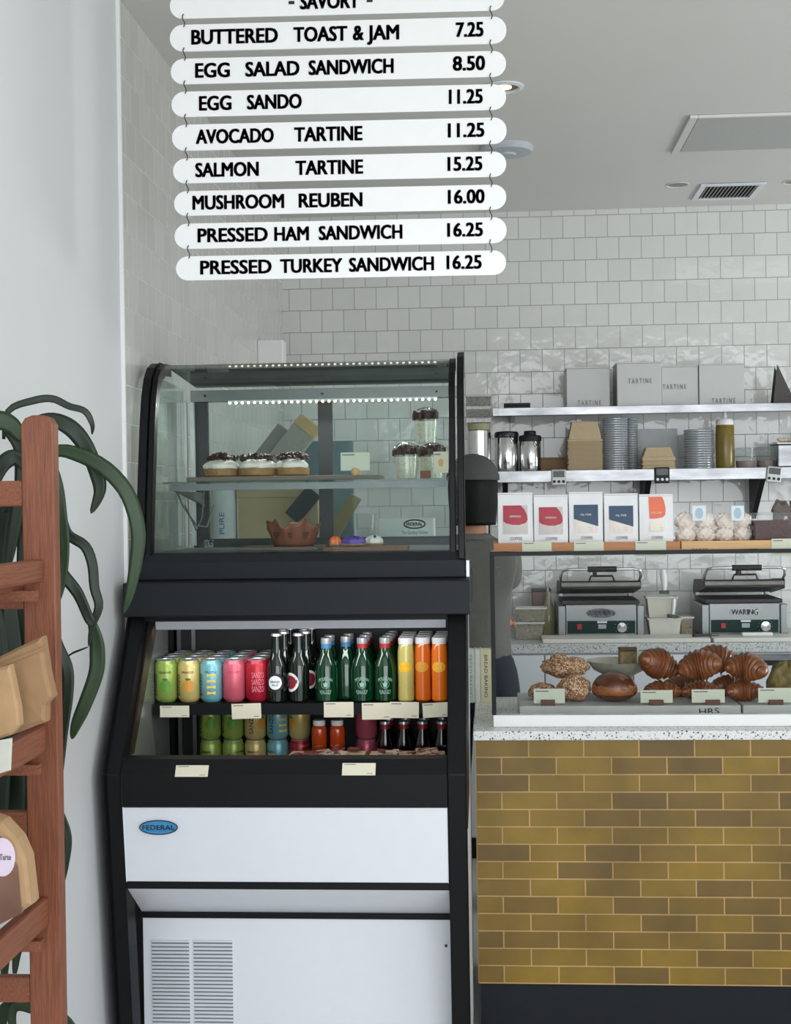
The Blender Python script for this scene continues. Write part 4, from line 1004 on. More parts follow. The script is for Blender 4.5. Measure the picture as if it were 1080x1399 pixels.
def croissant(L=0.085, R=0.036, ridges=7, bend=0.9, seed=0):
    mb = MB(); nu, nv = 64, 28; rr = random.Random(seed); ph = rr.uniform(0, 6)
    def P(u, v):
        s = 2*u-1; ang = s*bend
        rad = R*(max(0.0, 1-abs(s)**1.8)**0.72*0.92+0.10*(1-abs(s)))
        saw = (abs(s)*ridges) % 1.0
        rad *= 1+0.24*(1-saw)-0.12
        th = 2*PI*v
        rad *= 1+0.02*math.sin(5*th+ph+7*s)
        cx, cy = L*math.sin(ang)/max(bend, .1)*1.0, L*(math.cos(ang)-1)/max(bend, .1)
        nx, ny = math.sin(ang), math.cos(ang)
        off = rad*math.cos(th)*1.0; h = rad*math.sin(th)*0.95
        return (cx+nx*off, cy+ny*off, h+R*0.90)
    mb.grid(nu, nv, P)
    base = len(mb.f)-(nu-1)*(nv-1)
    for k in range((nu-1)*(nv-1)):
        s_ = 2*((k % (nu-1))+0.5)/(nu-1)-1
        if (abs(s_)*ridges) % 1.0 > 0.62: mb.mi[base+k] = 1
    return mb
def pastry_crois(px, py, Y, z, L, R, rx, ry, rz, label, seed, bend=0.9):
    a = at(px, py, Y); t = thing('croissant', label, 'croissant', (a.x, Y, z if z is not None else a.z), rot=(rx, ry, rz))
    mesh_obj('crust', croissant(L*1.14, R*1.04, 5, bend, seed), [CROIS, CROIS2], t); return t
# loaf, buns
def bun(px, Y, rx, ry, rz_, m, label, lump=0.05, seed=0, score=True, name='bun', cat='bun'):
    t = thing(name, label, cat, (at(px, 950, Y).x, Y, SZ+0.0003)); rr = random.Random(seed); k = rr.uniform(0, 6)
    fn = lambda d, th, ph: Vector((d.x*rx, d.y*ry, (d.z*rz_*(1.0 if d.z > 0 else 0.62)))) * (1+lump*math.sin(3*th+k)*math.sin(2*ph)+lump*1.8*noise.noise(d*2.6+Vector((k, k, 0)))+lump*1.2*noise.noise(d*6.5+Vector((0, k, k))))
    mesh_obj('crust', MB().blob((0, 0, rz_*0.64), (1, 1, 1), 36, 22, fn), m, t)
    return t
b1 = bun(839, 4.45, 0.073, 0.066, 0.058, BRIO, 'round dark glazed brioche bun in the middle of the slab', 0.02, 2)
ps_ = MB().grid(40, 5, lambda u, v: (lambda th, ph: (0.0738*math.sin(ph)*math.cos(th), 0.0668*math.sin(ph)*math.sin(th), 0.058*0.64+(0.0586 if math.cos(ph) > 0 else 0.0363)*math.cos(ph)))(PI+PI*u, PI*(0.40+0.20*v)+0.05*math.sin(13*PI*u)*(1-v)))
mesh_obj('pale_side', ps_, mat('pale_crust', (150, 88, 46), 0.4, noise=0.3, scale=40), b1)
b2 = bun(783, 4.46, 0.055, 0.055, 0.052, SUGAR, 'sugar dusted lumpy bun behind the first name card, large one', 0.06, 4)
b3 = bun(742, 4.50, 0.050, 0.046, 0.032, SUGAR, 'flat sugared bun at the left end of the slab', 0.08, 6)
b4 = thing('bun', 'sugar dusted bun piled on top of the lumpy ones', 'bun', (at(772, 930, 4.52).x, 4.55, SZ+0.074))
fnb = lambda d, th, ph: 1+0.22*noise.noise(d*2.2+Vector((3, 1, 0)))+0.14*noise.noise(d*6)
mesh_obj('crust', MB().blob((0, 0, 0.026), (0.078, 0.055, 0.034), 36, 20, fnb), SUGAR, b4)
mesh_obj('streusel', MB().blob((-0.02, -0.006, 0.052), (0.028, 0.026, 0.018), 20, 12, fnb).blob((0.03, 0, 0.044), (0.024, 0.026, 0.016), 20, 12, fnb), SUGAR, b4)
# croissants: a lower row and a heap on it
z0 = SZ+0.0005
pastry_crois(902, 950, 4.45, z0, 0.062, 0.033, 0, 0, 0.2, 'croissant lying low behind the second name card', 1)
pastry_crois(958, 950, 4.45, z0, 0.062, 0.033, 0, 0, -0.15, 'croissant lying low behind the third name card', 2)
pastry_crois(1016, 950, 4.45, z0, 0.062, 0.034, 0, 0, 0.1, 'croissant lying low at the joint of the slabs', 3)
pastry_crois(892, 918, 4.46, SZ+0.078, 0.070, 0.047, 0.10, 0.38, 0.35, 'large ridged croissant tilted up at the left of the heap', 4, 0.7)
pastry_crois(959, 918, 4.42, SZ+0.075, 0.068, 0.048, 0.15, -0.20, -0.15, 'large glossy croissant at the front middle of the heap', 5, 0.95)
pastry_crois(976, 900, 4.565, SZ+0.080, 0.076, 0.045, 0.1, 0.2, 0.1, 'croissant behind the front middle one, its back showing', 6, 0.8)
pastry_crois(1018, 922, 4.43, SZ+0.072, 0.066, 0.044, 0.2, 0.12, -0.3, 'knobbly golden croissant at the right of the heap', 7, 1.2)
for k, px in enumerate((930, 995)): pastry_crois(px, 950, 4.57, z0, 0.062, 0.034, 0, 0, 0.1*k, 'croissant at the bottom back of the heap, %s' % ('under the left side', 'under the right side')[k], 20+k)
# plate on a stand with a slice
PLATE = mat('speckled_stoneware', (170, 168, 150), 0.4, noise=0.14, scale=50)
cs = thing('cake_stand', 'wide stoneware dish raised on a mustard foot behind the pastries', 'cake stand', (at(845, 915, 4.60).x, 4.60, SZ+0.0003))
zpl = at(845, 922, 4.60).z-SZ
mesh_obj('foot', MB().lathe([(0.048, 0.0), (0.047, 0.004), (0.040, zpl*0.5), (0.046, zpl-0.001), (0.0001, zpl-0.001)], seg=32), mat('mustard_glaze', (132, 116, 52), 0.4), cs)
mesh_obj('dish', MB().lathe([(0.05, zpl), (0.085, zpl+0.018), (0.104, zpl+0.046), (0.107, zpl+0.049), (0.100, zpl+0.047), (0.08, zpl+0.024), (0.0001, zpl+0.012)], seg=48), PLATE, cs)
sl_ = thing('cake_slice', 'slice of crumbly loaf cake standing on the stoneware dish', 'cake slice', (at(858, 900, 4.575).x, 4.585, SZ+zpl+0.0215))
mesh_obj('crumb', MB().box(-0.030, 0.03, -0.03, 0.03, 0.0, 0.062), mat('seeded_crumb', (140, 118, 80), 0.8, noise=0.35, scale=60, bump=0.8), sl_, 0.006)
mesh_obj('topping', MB().box(-0.031, 0.031, -0.031, 0.031, 0.0625, 0.071), mat('seed_topping', (92, 66, 46), 0.7, noise=0.3, scale=80, bump=0.8), sl_, 0.003)
t, w, zl = card_stand(870, 898, 886, 906, 4.53, SZ+zpl+0.02, 'name card leaning on the stoneware dish behind the large croissant')
holder(t, 0, 0.02, 0.02)
t.location.z = at(884, 906, 4.53).z-zl
# cards in walnut blocks
for (a_, b_, c_, d_, hx, lab) in ((729, 771, 941, 966, 748, 'name card in a walnut block, leftmost, before the sugared buns'), (875, 918, 943, 966, 896, 'name card in a walnut block, second from the left, before the low croissant'), (945, 989, 942, 965, 973, 'name card in a walnut block, third from the left, above the slab letters'), (1036, 1080, 940, 963, 1059, 'name card in a walnut block, at the right frame edge')):
    t, w, zl = card_stand(a_, b_, c_, d_, 4.365, SZ+0.0004, lab)
    q = at(hx, 960, 4.365).x-t.location.x; holder(t, q, 0.044, at(hx, 956.5, 4.355).z-SZ)
# pastries at the right frame edge
t = thing('scone', 'green flecked scone at the right edge of the slab', 'scone', (at(1076, 925, 4.5).x, 4.5, SZ+0.0003))
fn2 = lambda d, th, ph: 1+0.10*math.sin(5*th+2*ph)+0.07*math.sin(9*th+6*ph)
mesh_obj('crust', MB().blob((0, 0, 0.052), (0.066, 0.06, 0.062), 30, 18, fn2), mat('green_flecked_crust', (128, 112, 66), 0.7, noise=0.45, scale=40, bump=0.8), t)
# books and bag on the counter end
for (p0, p1, m_, lab, tcol) in ((637, 648.5, mat('pale_book', (196, 206, 198), 0.6), 'pale green paperback standing against the display case', (120, 140, 130)), (649, 656, mat('white_book', (222, 222, 214), 0.6), 'thin white book between the green and the cream one', None), (656.5, 671, mat('cream_book', (222, 216, 178), 0.6), 'cream book with dark lettering on its spine at the counter end', (40, 46, 34))):
    Y = 4.70; x0, x1 = at(p0, 920, Y).x, at(p1, 920, Y).x; zt = at(p0, 886, Y).z
    t = thing('book', lab, 'book', ((x0+x1)/2, Y, CT+0.0004)); w = (x1-x0)/2; H = zt-CT
    mesh_obj('cover', MB().box(-w, w, -0.04, 0.042, 0, 0.0012).box(-w, -w+0.0012, -0.04, 0.042, 0.0012, H).box(w-0.0012, w, -0.04, 0.042, 0.0012, H).box(-w+0.0012, w-0.0012, -0.04, -0.0385, 0.0012, H), m_, t)
    mesh_obj('pages', MB().box(-w+0.0015, w-0.0015, -0.038, 0.040, 0.0014, H-0.003), mat('book_pages', (232, 228, 214), 0.8), t)
    if tcol:
        tx = MB(); V, Fc, ww = text_geo('BREAD BAKING', 0.011 if w > 0.012 else 0.008, H*0.8, 0.03, 0.0004)
        tx.add([(v[1]-0.006, -0.0402-v[2], H*0.9-v[0]) for v in V], Fc); mesh_obj('spine_lettering', tx, mat('spine_%d' % tcol[0], tcol, 0.6), t)
# ---------------------------------------------------------------- person behind the counter
def skin_mesh(name, verts, edges, m, parent, sub=2, root=0):
    me = bpy.data.meshes.new(name); bm = bmesh.new(); ly = bm.verts.layers.skin.verify()
    bv = []
    for i, (p, r) in enumerate(verts):
        v = bm.verts.new(p); rr = r if isinstance(r, tuple) else (r, r); v[ly].radius = rr; v[ly].use_root = (i == root); bv.append(v)
    for a, b in edges: bm.edges.new((bv[a], bv[b]))
    bm.to_mesh(me); bm.free()
    o = bpy.data.objects.new(name, me); COL.objects.link(o)
    sk = o.modifiers.new('skin', 'SKIN'); sk.use_smooth_shade = True
    sb = o.modifiers.new('sub', 'SUBSURF'); sb.levels = sub; sb.render_levels = sub
    dg = bpy.context.evaluated_depsgraph_get(); dg.update()
    nm = bpy.data.meshes.new_from_object(o.evaluated_get(dg)); bpy.data.objects.remove(o); bpy.data.meshes.remove(me)
    nm.name = name; nm.materials.clear(); nm.materials.append(m)
    nm.polygons.foreach_set('use_smooth', [True]*len(nm.polygons))
    nm.polygons.foreach_set('material_index', [0]*len(nm.polygons))
    o = bpy.data.objects.new(name, nm); COL.objects.link(o); o.parent = parent; return o
PY = 5.38
person = thing('person', 'person in grey cap and grey t-shirt with dark bob, back turned, behind the counter', 'person', (at(645, 690, PY).x, PY, 0), rz=-0.08)
SKIN = mat('skin', (186, 132, 104), 0.55, noise=0.05)
bv = [((0, 0, .97), (.118, .085)), ((0, 0, 1.12), (.108, .08)), ((0, .01, 1.30), (.125, .085)), ((0, .005, 1.44), (.060, .056)), ((0, .02, 1.53), (.052, .054)), ((0, .045, 1.60), (.066, .080)), ((0, .045, 1.69), (.070, .086)), ((0, .04, 1.735), (.045, .06))]
be = [(0, 1), (1, 2), (2, 3), (3, 4), (4, 5), (5, 6), (6, 7)]
def addv(p, r, frm): bv.append((p, r)); be.append((frm, len(bv)-1)); return len(bv)-1
for s in (-1, 1):
    sh = addv((s*.150, .0, 1.405), (.052, .050), 2); el = addv((s*.095, .17, 1.21), (.034, .034), sh); wr = addv((s*.085, .34, 1.10), (.025, .022), el)
    pm = addv((s*.10, .39, 1.085), (.034, .016), wr)
    for k in range(4):
        fx = s*(.100+(k-1.5)*.019); L = (.066, .078, .082, .070)[k] if s < 0 else (.070, .082, .078, .066)[k]
        a = addv((fx, .39+.036, 1.083), (.010, .010), pm); b = addv((fx, .39+.036+L*.55, 1.076), (.009, .009), a); addv((fx, .39+.036+L*.9, 1.056), (.008, .008), b)
    a = addv((s*.100-s*.038, .378, 1.078), (.011, .011), pm); addv((s*.100-s*.056, .412, 1.066), (.0095, .0095), a)
    hp = addv((s*.080, 0, .90), (.078, .080), 0); kn = addv((s*.095, .02, .50), (.058, .06), hp); an = addv((s*.10, -.02, .10), (.038, .042), kn); addv((s*.105, .11, .05), (.038, .03), an)
skin_mesh('body', bv, be, SKIN, person)
TEE = mat('grey_tshirt', (104, 104, 98), 0.85, noise=0.06, scale=40, bump=0.5, bscale=14)
sv = [((0, 0, .955), (.172, .142)), ((0, 0, 1.02), (.155, .122)), ((0, .0, 1.15), (.150, .112)), ((0, .01, 1.31), (.165, .118)), ((0, .005, 1.43), (.105, .085)), ((0, .012, 1.485), (.068, .066)),
      ((-.15, 0, 1.405), (.066, .062)), ((-.125, .11, 1.25), (.056, .054)), ((.15, 0, 1.405), (.066, .062)), ((.125, .11, 1.25), (.056, .054))]
skin_mesh('tshirt', sv, [(0, 1), (1, 2), (2, 3), (3, 4), (4, 5), (3, 6), (6, 7), (3, 8), (8, 9)], TEE, person)
TRO = mat('navy_trousers', (36, 42, 54), 0.85, noise=0.08, scale=40, bump=0.5, bscale=16)
tv = [((0, 0, 1.08), (.140, .104)), ((0, 0, .92), (.178, .145)), ((-.088, 0, .84), (.098, .105)), ((-.096, .02, .50), (.075, .078)), ((-.10, -.02, .10), (.062, .068)), ((.094, 0, .84), (.108, .112)), ((.096, .02, .50), (.075, .078)), ((.10, -.02, .10), (.062, .068))]
skin_mesh('trousers', tv, [(0, 1), (1, 2), (2, 3), (3, 4), (1, 5), (5, 6), (6, 7)], TRO, person)
for s in (-1, 1):
    mesh_obj('shoe', MB().blob((s*.104, .055, .046), (.046, .135, .046), 20, 12, lambda d, th, ph: 1.0 if d.z > -0.6 else 0.9), INK, person)
HAIR = mat('black_hair', (8, 7, 8), 0.5, spec=0.2, noise=0.2, scale=120, stretch=(6, 6, 0.4), bump=0.4)
def hairfn(u, v):
    th = -0.30*PI-PI*1.40*u if False else PI*(1.5+ (u-0.5)*1.46)
    z = 1.735-0.23*v; r = 0.090*(1+0.10*math.sin(PI*min(1, v*1.1))*1.0-0.06*v)*(1+0.012*math.sin(40*th)); f = 1.0 if v > .25 else (0.75+v)
    return (r*0.93*f*math.cos(th), .035+r*1.08*f*math.sin(th), z)
mesh_obj('hair', MB().grid(60, 16, hairfn), HAIR, person, solid=0.018)
CAPM = mat('grey_cap', (74, 75, 74), 0.85, noise=0.08, scale=60)
cm = MB().blob((0, .035, 1.690), (.104, .118, .098), 32, 16, lambda d, th, ph: 1.0 if d.z > -0.02 else Vector((d.x*.102, d.y*.116, -0.002)))
cm.lathe([(0.1035, 0), (0.106, 0.003), (0.105, 0.022), (0.102, 0.024)], (0, .035, 1.682), 32, sy=1.14, cap=False)
capo = mesh_obj('cap', cm, CAPM, person)
mesh_obj('cap_brim', MB().grid(14, 6, lambda u, v: ((u-.5)*.17*(1-.25*v), .035+.108*math.cos((u-.5)*1.6)+.07*v, 1.692-.012*v-.05*(u-.5)**2)), CAPM, capo, solid=0.004)
for s in (-1, 1):
    mesh_obj('ear', MB().blob((s*.071, .045, 1.625), (.010, .017, .030), 12, 8), SKIN, person)
    mesh_obj('eye', MB().blob((s*.030, .123, 1.635), (.013, .007, .008), 12, 8), mat('eye_dark', (30, 24, 22), 0.3), person)
mesh_obj('nose', MB().blob((0, .132, 1.607), (.014, .017, .022), 12, 8), SKIN, person)
mesh_obj('mouth', MB().blob((0, .126, 1.573), (.023, .006, .007), 12, 8), mat('lip', (150, 84, 78), 0.5), person)
# ---------------------------------------------------------------- back counter
BZ = 0.965; FYB = 6.05
bc = thing('back_counter', 'back work counter with white cabinet fronts under a terrazzo top', 'counter', (0, 0, 0))
bx0 = at(600, 880, FYB).x
mesh_obj('worktop', MB().box(bx0, 3.6, FYB, 6.695, BZ-0.042, BZ), speck_mat('terrazzo_grey', (204, 207, 206), [((150, 152, 152), 150, 0.4), ((74, 76, 78), 170, 0.16)]), bc, 0.003)
mesh_obj('cabinet_body', MB().box(bx0+0.01, 3.6, FYB+0.03, 6.69, 0.10, BZ-0.0425), WHITE_M, bc)
mesh_obj('plinth', MB().box(bx0+0.03, 3.6, FYB+0.06, 6.6, 0, 0.0995), NAVY, bc)
prev = bx0+0.01
for px in (744, 865, 985):
    x = at(px, 920, FYB).x; mesh_obj('cabinet_door', MB().box(prev+0.003, x-0.003, FYB+0.008, FYB+0.0295, 0.11, BZ-0.05), WHITE_P, bc, 0.002); prev = x
mesh_obj('steel_drawer', MB().box(prev+0.003, 3.5, FYB+0.006, FYB+0.0295, 0.885, BZ-0.055), STEEL, bc, 0.002)
mesh_obj('fridge_door', MB().box(prev+0.003, 3.5, FYB+0.006, FYB+0.0295, 0.11, 0.862), WHITE_P, bc, 0.002)
mesh_obj('dark_gap', MB().box(prev+0.003, 3.5, FYB+0.026, FYB+0.0299, 0.8621, 0.8849), INK, bc)
CB = mat('white_cutting_board', (226, 224, 216), 0.5, noise=0.02)
for (p0, p1, lab) in ((741, 971, 'long white cutting board on the back counter before the left grill'), (975, 1150, 'white cutting board on the back counter before the right grill')):
    x0, x1 = at(p0, 880, FYB).x, at(p1, 880, FYB).x
    tag(mesh_obj('cutting_board', MB().box(x0, x1, FYB+0.012, FYB+0.20, BZ+0.0003, BZ+0.020), CB, bevel=0.004), lab, 'cutting board')
# panini grills
GR = mat('grill_steel', (140, 141, 142), 0.30, 1.0, noise=0.05, scale=40, stretch=(0.3, 4, 10))
GREENP = mat('green_control_panel', (18, 52, 46), 0.45, spec=0.2)
CASTI = mat('cast_iron', (34, 32, 31), 0.5, noise=0.15, scale=40)
def grill(px0, px1, label, dark_panel=False):
    Y = 6.28; x0, x1 = at(px0, 850, Y).x, at(px1, 850, Y).x; w = x1-x0
    t = thing('panini_grill', label, 'panini grill', ((x0+x1)/2, Y, BZ+0.0003))
    a = -w/2; z1 = 0.150
    for sx in (-1, 1):
        for yy in (0.03, 0.30): mesh_obj('foot', MB().lathe([(0.012, 0), (0.014, 0.012)], (sx*(w/2-0.03), yy, 0), 14), INK, t)
        mesh_obj('side_cheek', MB().box(sx*w/2-(0.034 if sx > 0 else 0), sx*w/2+(0.034 if sx < 0 else 0), 0, 0.34, 0.0125, z1), GR, t, 0.004)
    mesh_obj('front_face', MB().box(a+0.035, -a-0.035, 0.004, 0.30, 0.0125, z1+0.004), GR, t, 0.003)
    pn = mesh_obj('control_panel', MB().box(a+0.042, -a-0.042, -0.001, 0.0035, 0.022, 0.080), GREENP, t, 0.002)
    mesh_obj('red_switch', MB().box(a+0.085, a+0.107, -0.008, -0.0011, 0.042, 0.066), mat('red_switch', (170, 40, 44), 0.3), t, 0.002)
    mesh_obj('timer_display', MB().box(-0.014, 0.022, -0.004, -0.0011, 0.044, 0.064), mat('grey_display', (170, 178, 178), 0.3), t, 0.001)
    mesh_obj('display_badge', MB().box(-0.018, 0.026, -0.003, -0.0011, 0.070, 0.079), WHITE_P, t)
    kb = mesh_obj('knob', MB().lathe([(0.024, 0), (0.022, 0.016), (0.0001, 0.017)], seg=24).xf(Matrix.Translation((w*0.235, -0.0012, 0.050)) @ Matrix.Rotation(PI/2, 4, 'X')), CHROME, t)
    tk = MB()
    for k in range(9):
        q = PI*(-.2+1.4*k/8); tk.box(w*0.235+0.031*math.cos(q)-0.001, w*0.235+0.031*math.cos(q)+0.001, -0.0018, -0.0011, 0.05+0.031*math.sin(q)-0.001, 0.05+0.031*math.sin(q)+0.001)
    mesh_obj('dial_mark', tk, WHITE_P, pn)
    bd = mesh_obj('name_plate', MB().prism(ell(0.066, 0.021, 28, 0.0, 0.115), -0.0015, 0.0035, 'y'), DARKSTEEL if not dark_panel else GR, t)
    tx = MB(); put_text(tx, 'WARING', 0, 0.103, 0.025, 0.118, -0.0016, 0.04, True); mesh_obj('raised_lettering', tx, mat('bright_letter', (224, 226, 226), 0.3, 0.4), bd)
    mesh_obj('lower_plate', MB().box(a+0.02, -a-0.02, 0.012, 0.31, z1+0.0045, z1+0.022), CASTI, t, 0.003)
    up = MB().prism([(0.005, 0.225), (0.33, 0.182), (0.33, 0.215), (0.30, 0.245), (0.02, 0.262), (0.005, 0.258)], a+0.012, -a-0.012)
    lid = mesh_obj('upper_lid', up, CASTI, t, 0.004)
    mesh_obj('lid_rim', MB().box(a+0.016, -a-0.016, -0.003, 0.0045, 0.236, 0.256), mat('worn_steel', (110, 106, 100), 0.4, 0.9, noise=0.2), t, 0.002)
    hd = MB().tube([(a+0.014, 0.02, 0.258), (a+0.012, -0.02, 0.285), (a+0.022, -0.04, 0.312), (a+0.05, -0.045, 0.318), (-a-0.05, -0.045, 0.318), (-a-0.022, -0.04, 0.312), (-a-0.016, -0.02, 0.285), (-a-0.02, 0.02, 0.258)], 0.0065, 10)
    hnd = mesh_obj('handle', hd, CHROME, t)
    mesh_obj('black_grip', MB().tube([(-0.062, -0.045, 0.318), (0.068, -0.045, 0.318)], 0.0135, 14), INK, hnd)
    mesh_obj('lid_link', MB().tube([(-0.05, 0.02, 0.262), (-0.042, 0.015, 0.284), (0.055, 0.015, 0.284), (0.063, 0.02, 0.262)], 0.005, 8).box(-0.036, -0.02, -0.04, 0.012, 0.284, 0.304), INK, t)
    for sx in (-1, 1): mesh_obj('rear_hinge', MB().box(sx*(w/2-0.03)-0.012, sx*(w/2-0.03)+0.012, 0.31, 0.345, 0.10, 0.235), GR, t, 0.003)
    return t
grill(762, 880, 'stainless panini grill with a green control panel, left one, its lid half open')
grill(958, 1076, 'stainless panini grill with a green control panel, right one beside the knife', True)
# tubs between and beside the grills
TUB = glass('frosted_tub', (214, 212, 202), 0.08, 0.5, haze=0.36, hazecol=(196, 194, 182))
def tub(px0, px1, py0, py1, Y, zb, label, fill, name='food_tub', m=None):
    a, b = at(px0, py1, Y), at(px1, py0, Y); w = (b.x-a.x)/2; H = b.z-a.z
    t = thing(name, label, 'food tub', ((a.x+b.x)/2, Y+w*0.7, zb)); d = w*0.7
    pr = [(-w*0.86, -d*0.86), (w*0.86, -d*0.86), (w*0.86, d*0.86), (-w*0.86, d*0.86)]
    mb = MB(); vs = [(x, y, 0) for x, y in pr]+[(x/0.86, y/0.86, H-0.006) for x, y in pr]
    mb.add(vs, [(3, 2, 1, 0), (0, 1, 5, 4), (1, 2, 6, 5), (2, 3, 7, 6), (3, 0, 4, 7)])
    mesh_obj('tub_wall', mb, m or TUB, t)
    rm = MB(); e = 0.006
    rm.box(-w-e, w+e, -d-e, -d, H-0.007, H).box(-w-e, w+e, d, d+e, H-0.007, H).box(-w-e, -w, -d, d, H-0.007, H).box(w, w+e, -d, d, H-0.007, H)
    mesh_obj('rim', rm, mat('tub_rim', (206, 204, 196), 0.4), t)
    if fill:
        fm = MB(); f = 0.80
        vs = [(x*.97, y*.97, 0.003) for x, y in pr]+[(x*1.08, y*1.08, H*f) for x, y in pr]
        fm.add(vs, [(3, 2, 1, 0), (0, 1, 5, 4), (1, 2, 6, 5), (2, 3, 7, 6), (3, 0, 4, 7), (4, 5, 6, 7)])
        mesh_obj('contents', fm, fill, t)
    return t, H
SALAD = mat('grain_salad', (168, 150, 100), 0.8, noise=0.4, scale=50, bump=0.8)
PALEF = mat('pale_spread', (216, 210, 196), 0.7, noise=0.06)
z = BZ+0.0003
tA, hA = tub(702, 742, 848, 872, 6.24, z, 'clear tub of pale spread at the left end of the back counter, lower of two', mat('pinkish_spread', (196, 176, 160), 0.7, noise=0.1))
tub(706, 745, 828, 848, 6.245, z+hA+0.001, 'clear tub of grain salad stacked on the pale spread tub', SALAD)
tC, hC = tub(886, 930, 843, 871, 6.26, z, 'white tub between the two grills, lower of two', PALEF, m=mat('white_tub', (212, 210, 200), 0.5))
tD, hD = tub(884, 924, 813, 842, 6.265, z+hC+0.001, 'cream tub stacked on top between the two grills', PALEF, m=mat('cream_tub', (208, 204, 190), 0.5))
tub(930, 946, 843, 871, 6.30, z, 'narrow amber tub squeezed beside the right grill', mat('amber_sauce', (176, 118, 40), 0.4))
def utensil(px, py0, py1, Y, label, r, m, lean=0.0):
    a = at(px, py1, Y); b = at(px, py0, Y)
    t = thing('scoop', label, 'scoop', tuple(a), rot=(0, lean, 0)); L = b.z-a.z
    mesh_obj('handle', MB().tube([(0, 0, 0.012), (0, 0, L*.3), (-0.002, 0, L*.7), (-0.004, 0, L)], r, 12, radii=[r*.7, r*.9, r*1.15, r*.8]), m, t)
    mesh_obj('scoop_head', MB().box(-0.022, 0.022, -0.01, 0.01, -0.004, 0.0118), DARKSTEEL, t, 0.003)
utensil(907, 778, 810, 6.30, 'scoop with a white handle standing in the cream tub', 0.014, WHITE_B)
utensil(918, 818, 843, 6.262, 'white handled spatula leaning on the lower tub between the grills', 0.007, WHITE_B, 0.15)
kx = at(1012, 872, 6.15)
t = thing('knife', 'white handled kitchen knife lying on the right cutting board', 'knife', (kx.x, 6.14, BZ+0.0205))
mesh_obj('handle', MB().box(0, 0.135, -0.011, 0.011, 0, 0.016), WHITE_B, t, 0.005)
mesh_obj('blade', MB().prism([(-0.20, 0.002), (0, -0.012), (0, 0.016), (-0.16, 0.014)], 0.005, 0.008, 'z'), CHROME, t)
tx_ = at(950, 876, 6.12)
t = thing('tongs', 'dark tongs lying where the two cutting boards meet', 'tongs', (tx_.x, 6.12, BZ+0.0205), rz=0.35)
mesh_obj('arm', MB().box(0, 0.11, -0.008, -0.002, 0, 0.010), DARKSTEEL, t); mesh_obj('arm', MB().box(0, 0.11, 0.004, 0.010, 0, 0.010), DARKSTEEL, t); mesh_obj('hinge', MB().box(-0.012, 0, -0.008, 0.010, 0, 0.012), INK, t)
oc = at(750, 815, 6.66)
t = thing('oil_bottle', 'slim clear oil bottle standing at the wall left of the left grill', 'bottle', (at(749, 840, 6.45).x, 6.45, z))
mesh_obj('bottle_body', MB().lathe([(0.030, 0), (0.032, 0.006), (0.032, 0.10), (0.012, 0.17), (0.011, 0.205), (0.0001, 0.206)], seg=24), mat('oil', (164, 160, 120), 0.1), t); mesh_obj('pourer', MB().lathe([(0.010, 0.2062), (0.005, 0.225), (0.0001, 0.226)], seg=14), CHROME, t)
t = thing('steel_tin', 'small brown tin at the wall behind the tubs', 'tin', (at(745, 820, 6.55).x-0.02, 6.58, z)); mesh_obj('tin_body', MB().box(-0.045, 0.045, -0.04, 0.04, 0, 0.20), mat('brown_tin', (110, 92, 84), 0.4, 0.4), t, 0.004); mesh_obj('lid', MB().box(-0.047, 0.047, -0.042, 0.042, 0.2003, 0.212), DARKSTEEL, t, 0.003)
# ---------------------------------------------------------------- wall shelves
SY = 6.35
ZU = at(850, 554.5, SY).z; ZL = at(850, 641.5, SY).z
sx0 = at(673, 560, SY).x
def shelf(name, z, th, label):
    t = thing(name, label, 'shelf', (0, 0, 0))
    mesh_obj('top', MB().box(sx0, 3.4, SY+0.002, 6.695, z-0.004, z), STEEL, t)
    mesh_obj('front_lip', MB().box(sx0, 3.4, SY-0.001, SY+0.002, z-th, z), STEEL, t, 0.001)
    mesh_obj('end_lip', MB().box(sx0, sx0+0.002, SY+0.0021, 6.69, z-th, z-0.0041), STEEL, t)
    for px in (690, 885, 1040, 1230):
        x = at(px, 670, SY+0.1).x
        mesh_obj('bracket', MB().prism([(6.694, z-0.0045), (6.694, z-0.24), (6.66, z-0.24), (SY+0.04, z-0.034), (SY+0.04, z-0.0045)], x-0.012, x+0.012), DARKSTEEL if z > 1.9 else BLACK, t)
    return t
su = shelf('wall_shelf', ZU, 0.036, 'upper stainless wall shelf carrying the white cake boxes')
for c in kids(su):
    if c.name.startswith('bracket'): bpy.data.objects.remove(c)
mesh_obj('end_cap', MB().box(sx0+0.006, sx0+0.030, SY-0.003, SY-0.0012, ZU-0.030, ZU-0.006), WHITE_P, su, 0.001)
for px in (700, 1230):
    x = at(px, 560, 6.6).x; mesh_obj('bracket', MB().prism([(6.694, ZU-0.0045), (6.694, ZU-0.05), (SY+0.05, ZU-0.02), (SY+0.05, ZU-0.0045)], x-0.01, x+0.01), STEEL, su)
shelf('wall_shelf', ZL, 0.052, 'lower stainless wall shelf carrying canisters and container lids')
CAKEB = mat('white_cake_box', (196, 197, 196), 0.6, noise=0.015)
def cake_box(px0, px1, pyt, Y, label, tpx, tpy, dep=0.21):
    a = at(px0, 552, Y); b = at(px1, pyt, Y); w = b.x-a.x; H = b.z-ZU
    t = thing('cake_box', label, 'cake box', (a.x+w/2, Y, ZU+0.0003))
    mesh_obj('carton', MB().box(-w/2, w/2, 0, dep, 0, H-0.0065), CAKEB, t, 0.002)
    mesh_obj('lid_flap', MB().box(-w/2-0.0015, w/2+0.0015, -0.0015, dep+0.001, H-0.006, H), CAKEB, t, 0.001)
    p = at(tpx, tpy, Y); tx = MB(); put_text(tx, 'T A R T I N E', p.x-t.location.x, max(0.003, p.z-ZU-0.010), 0.022, 31*Y/F_PX, -0.0002 if H > 0.03 else 0, 0.0)
    mesh_obj('printed_name', tx, GREYINK, t)
    return t
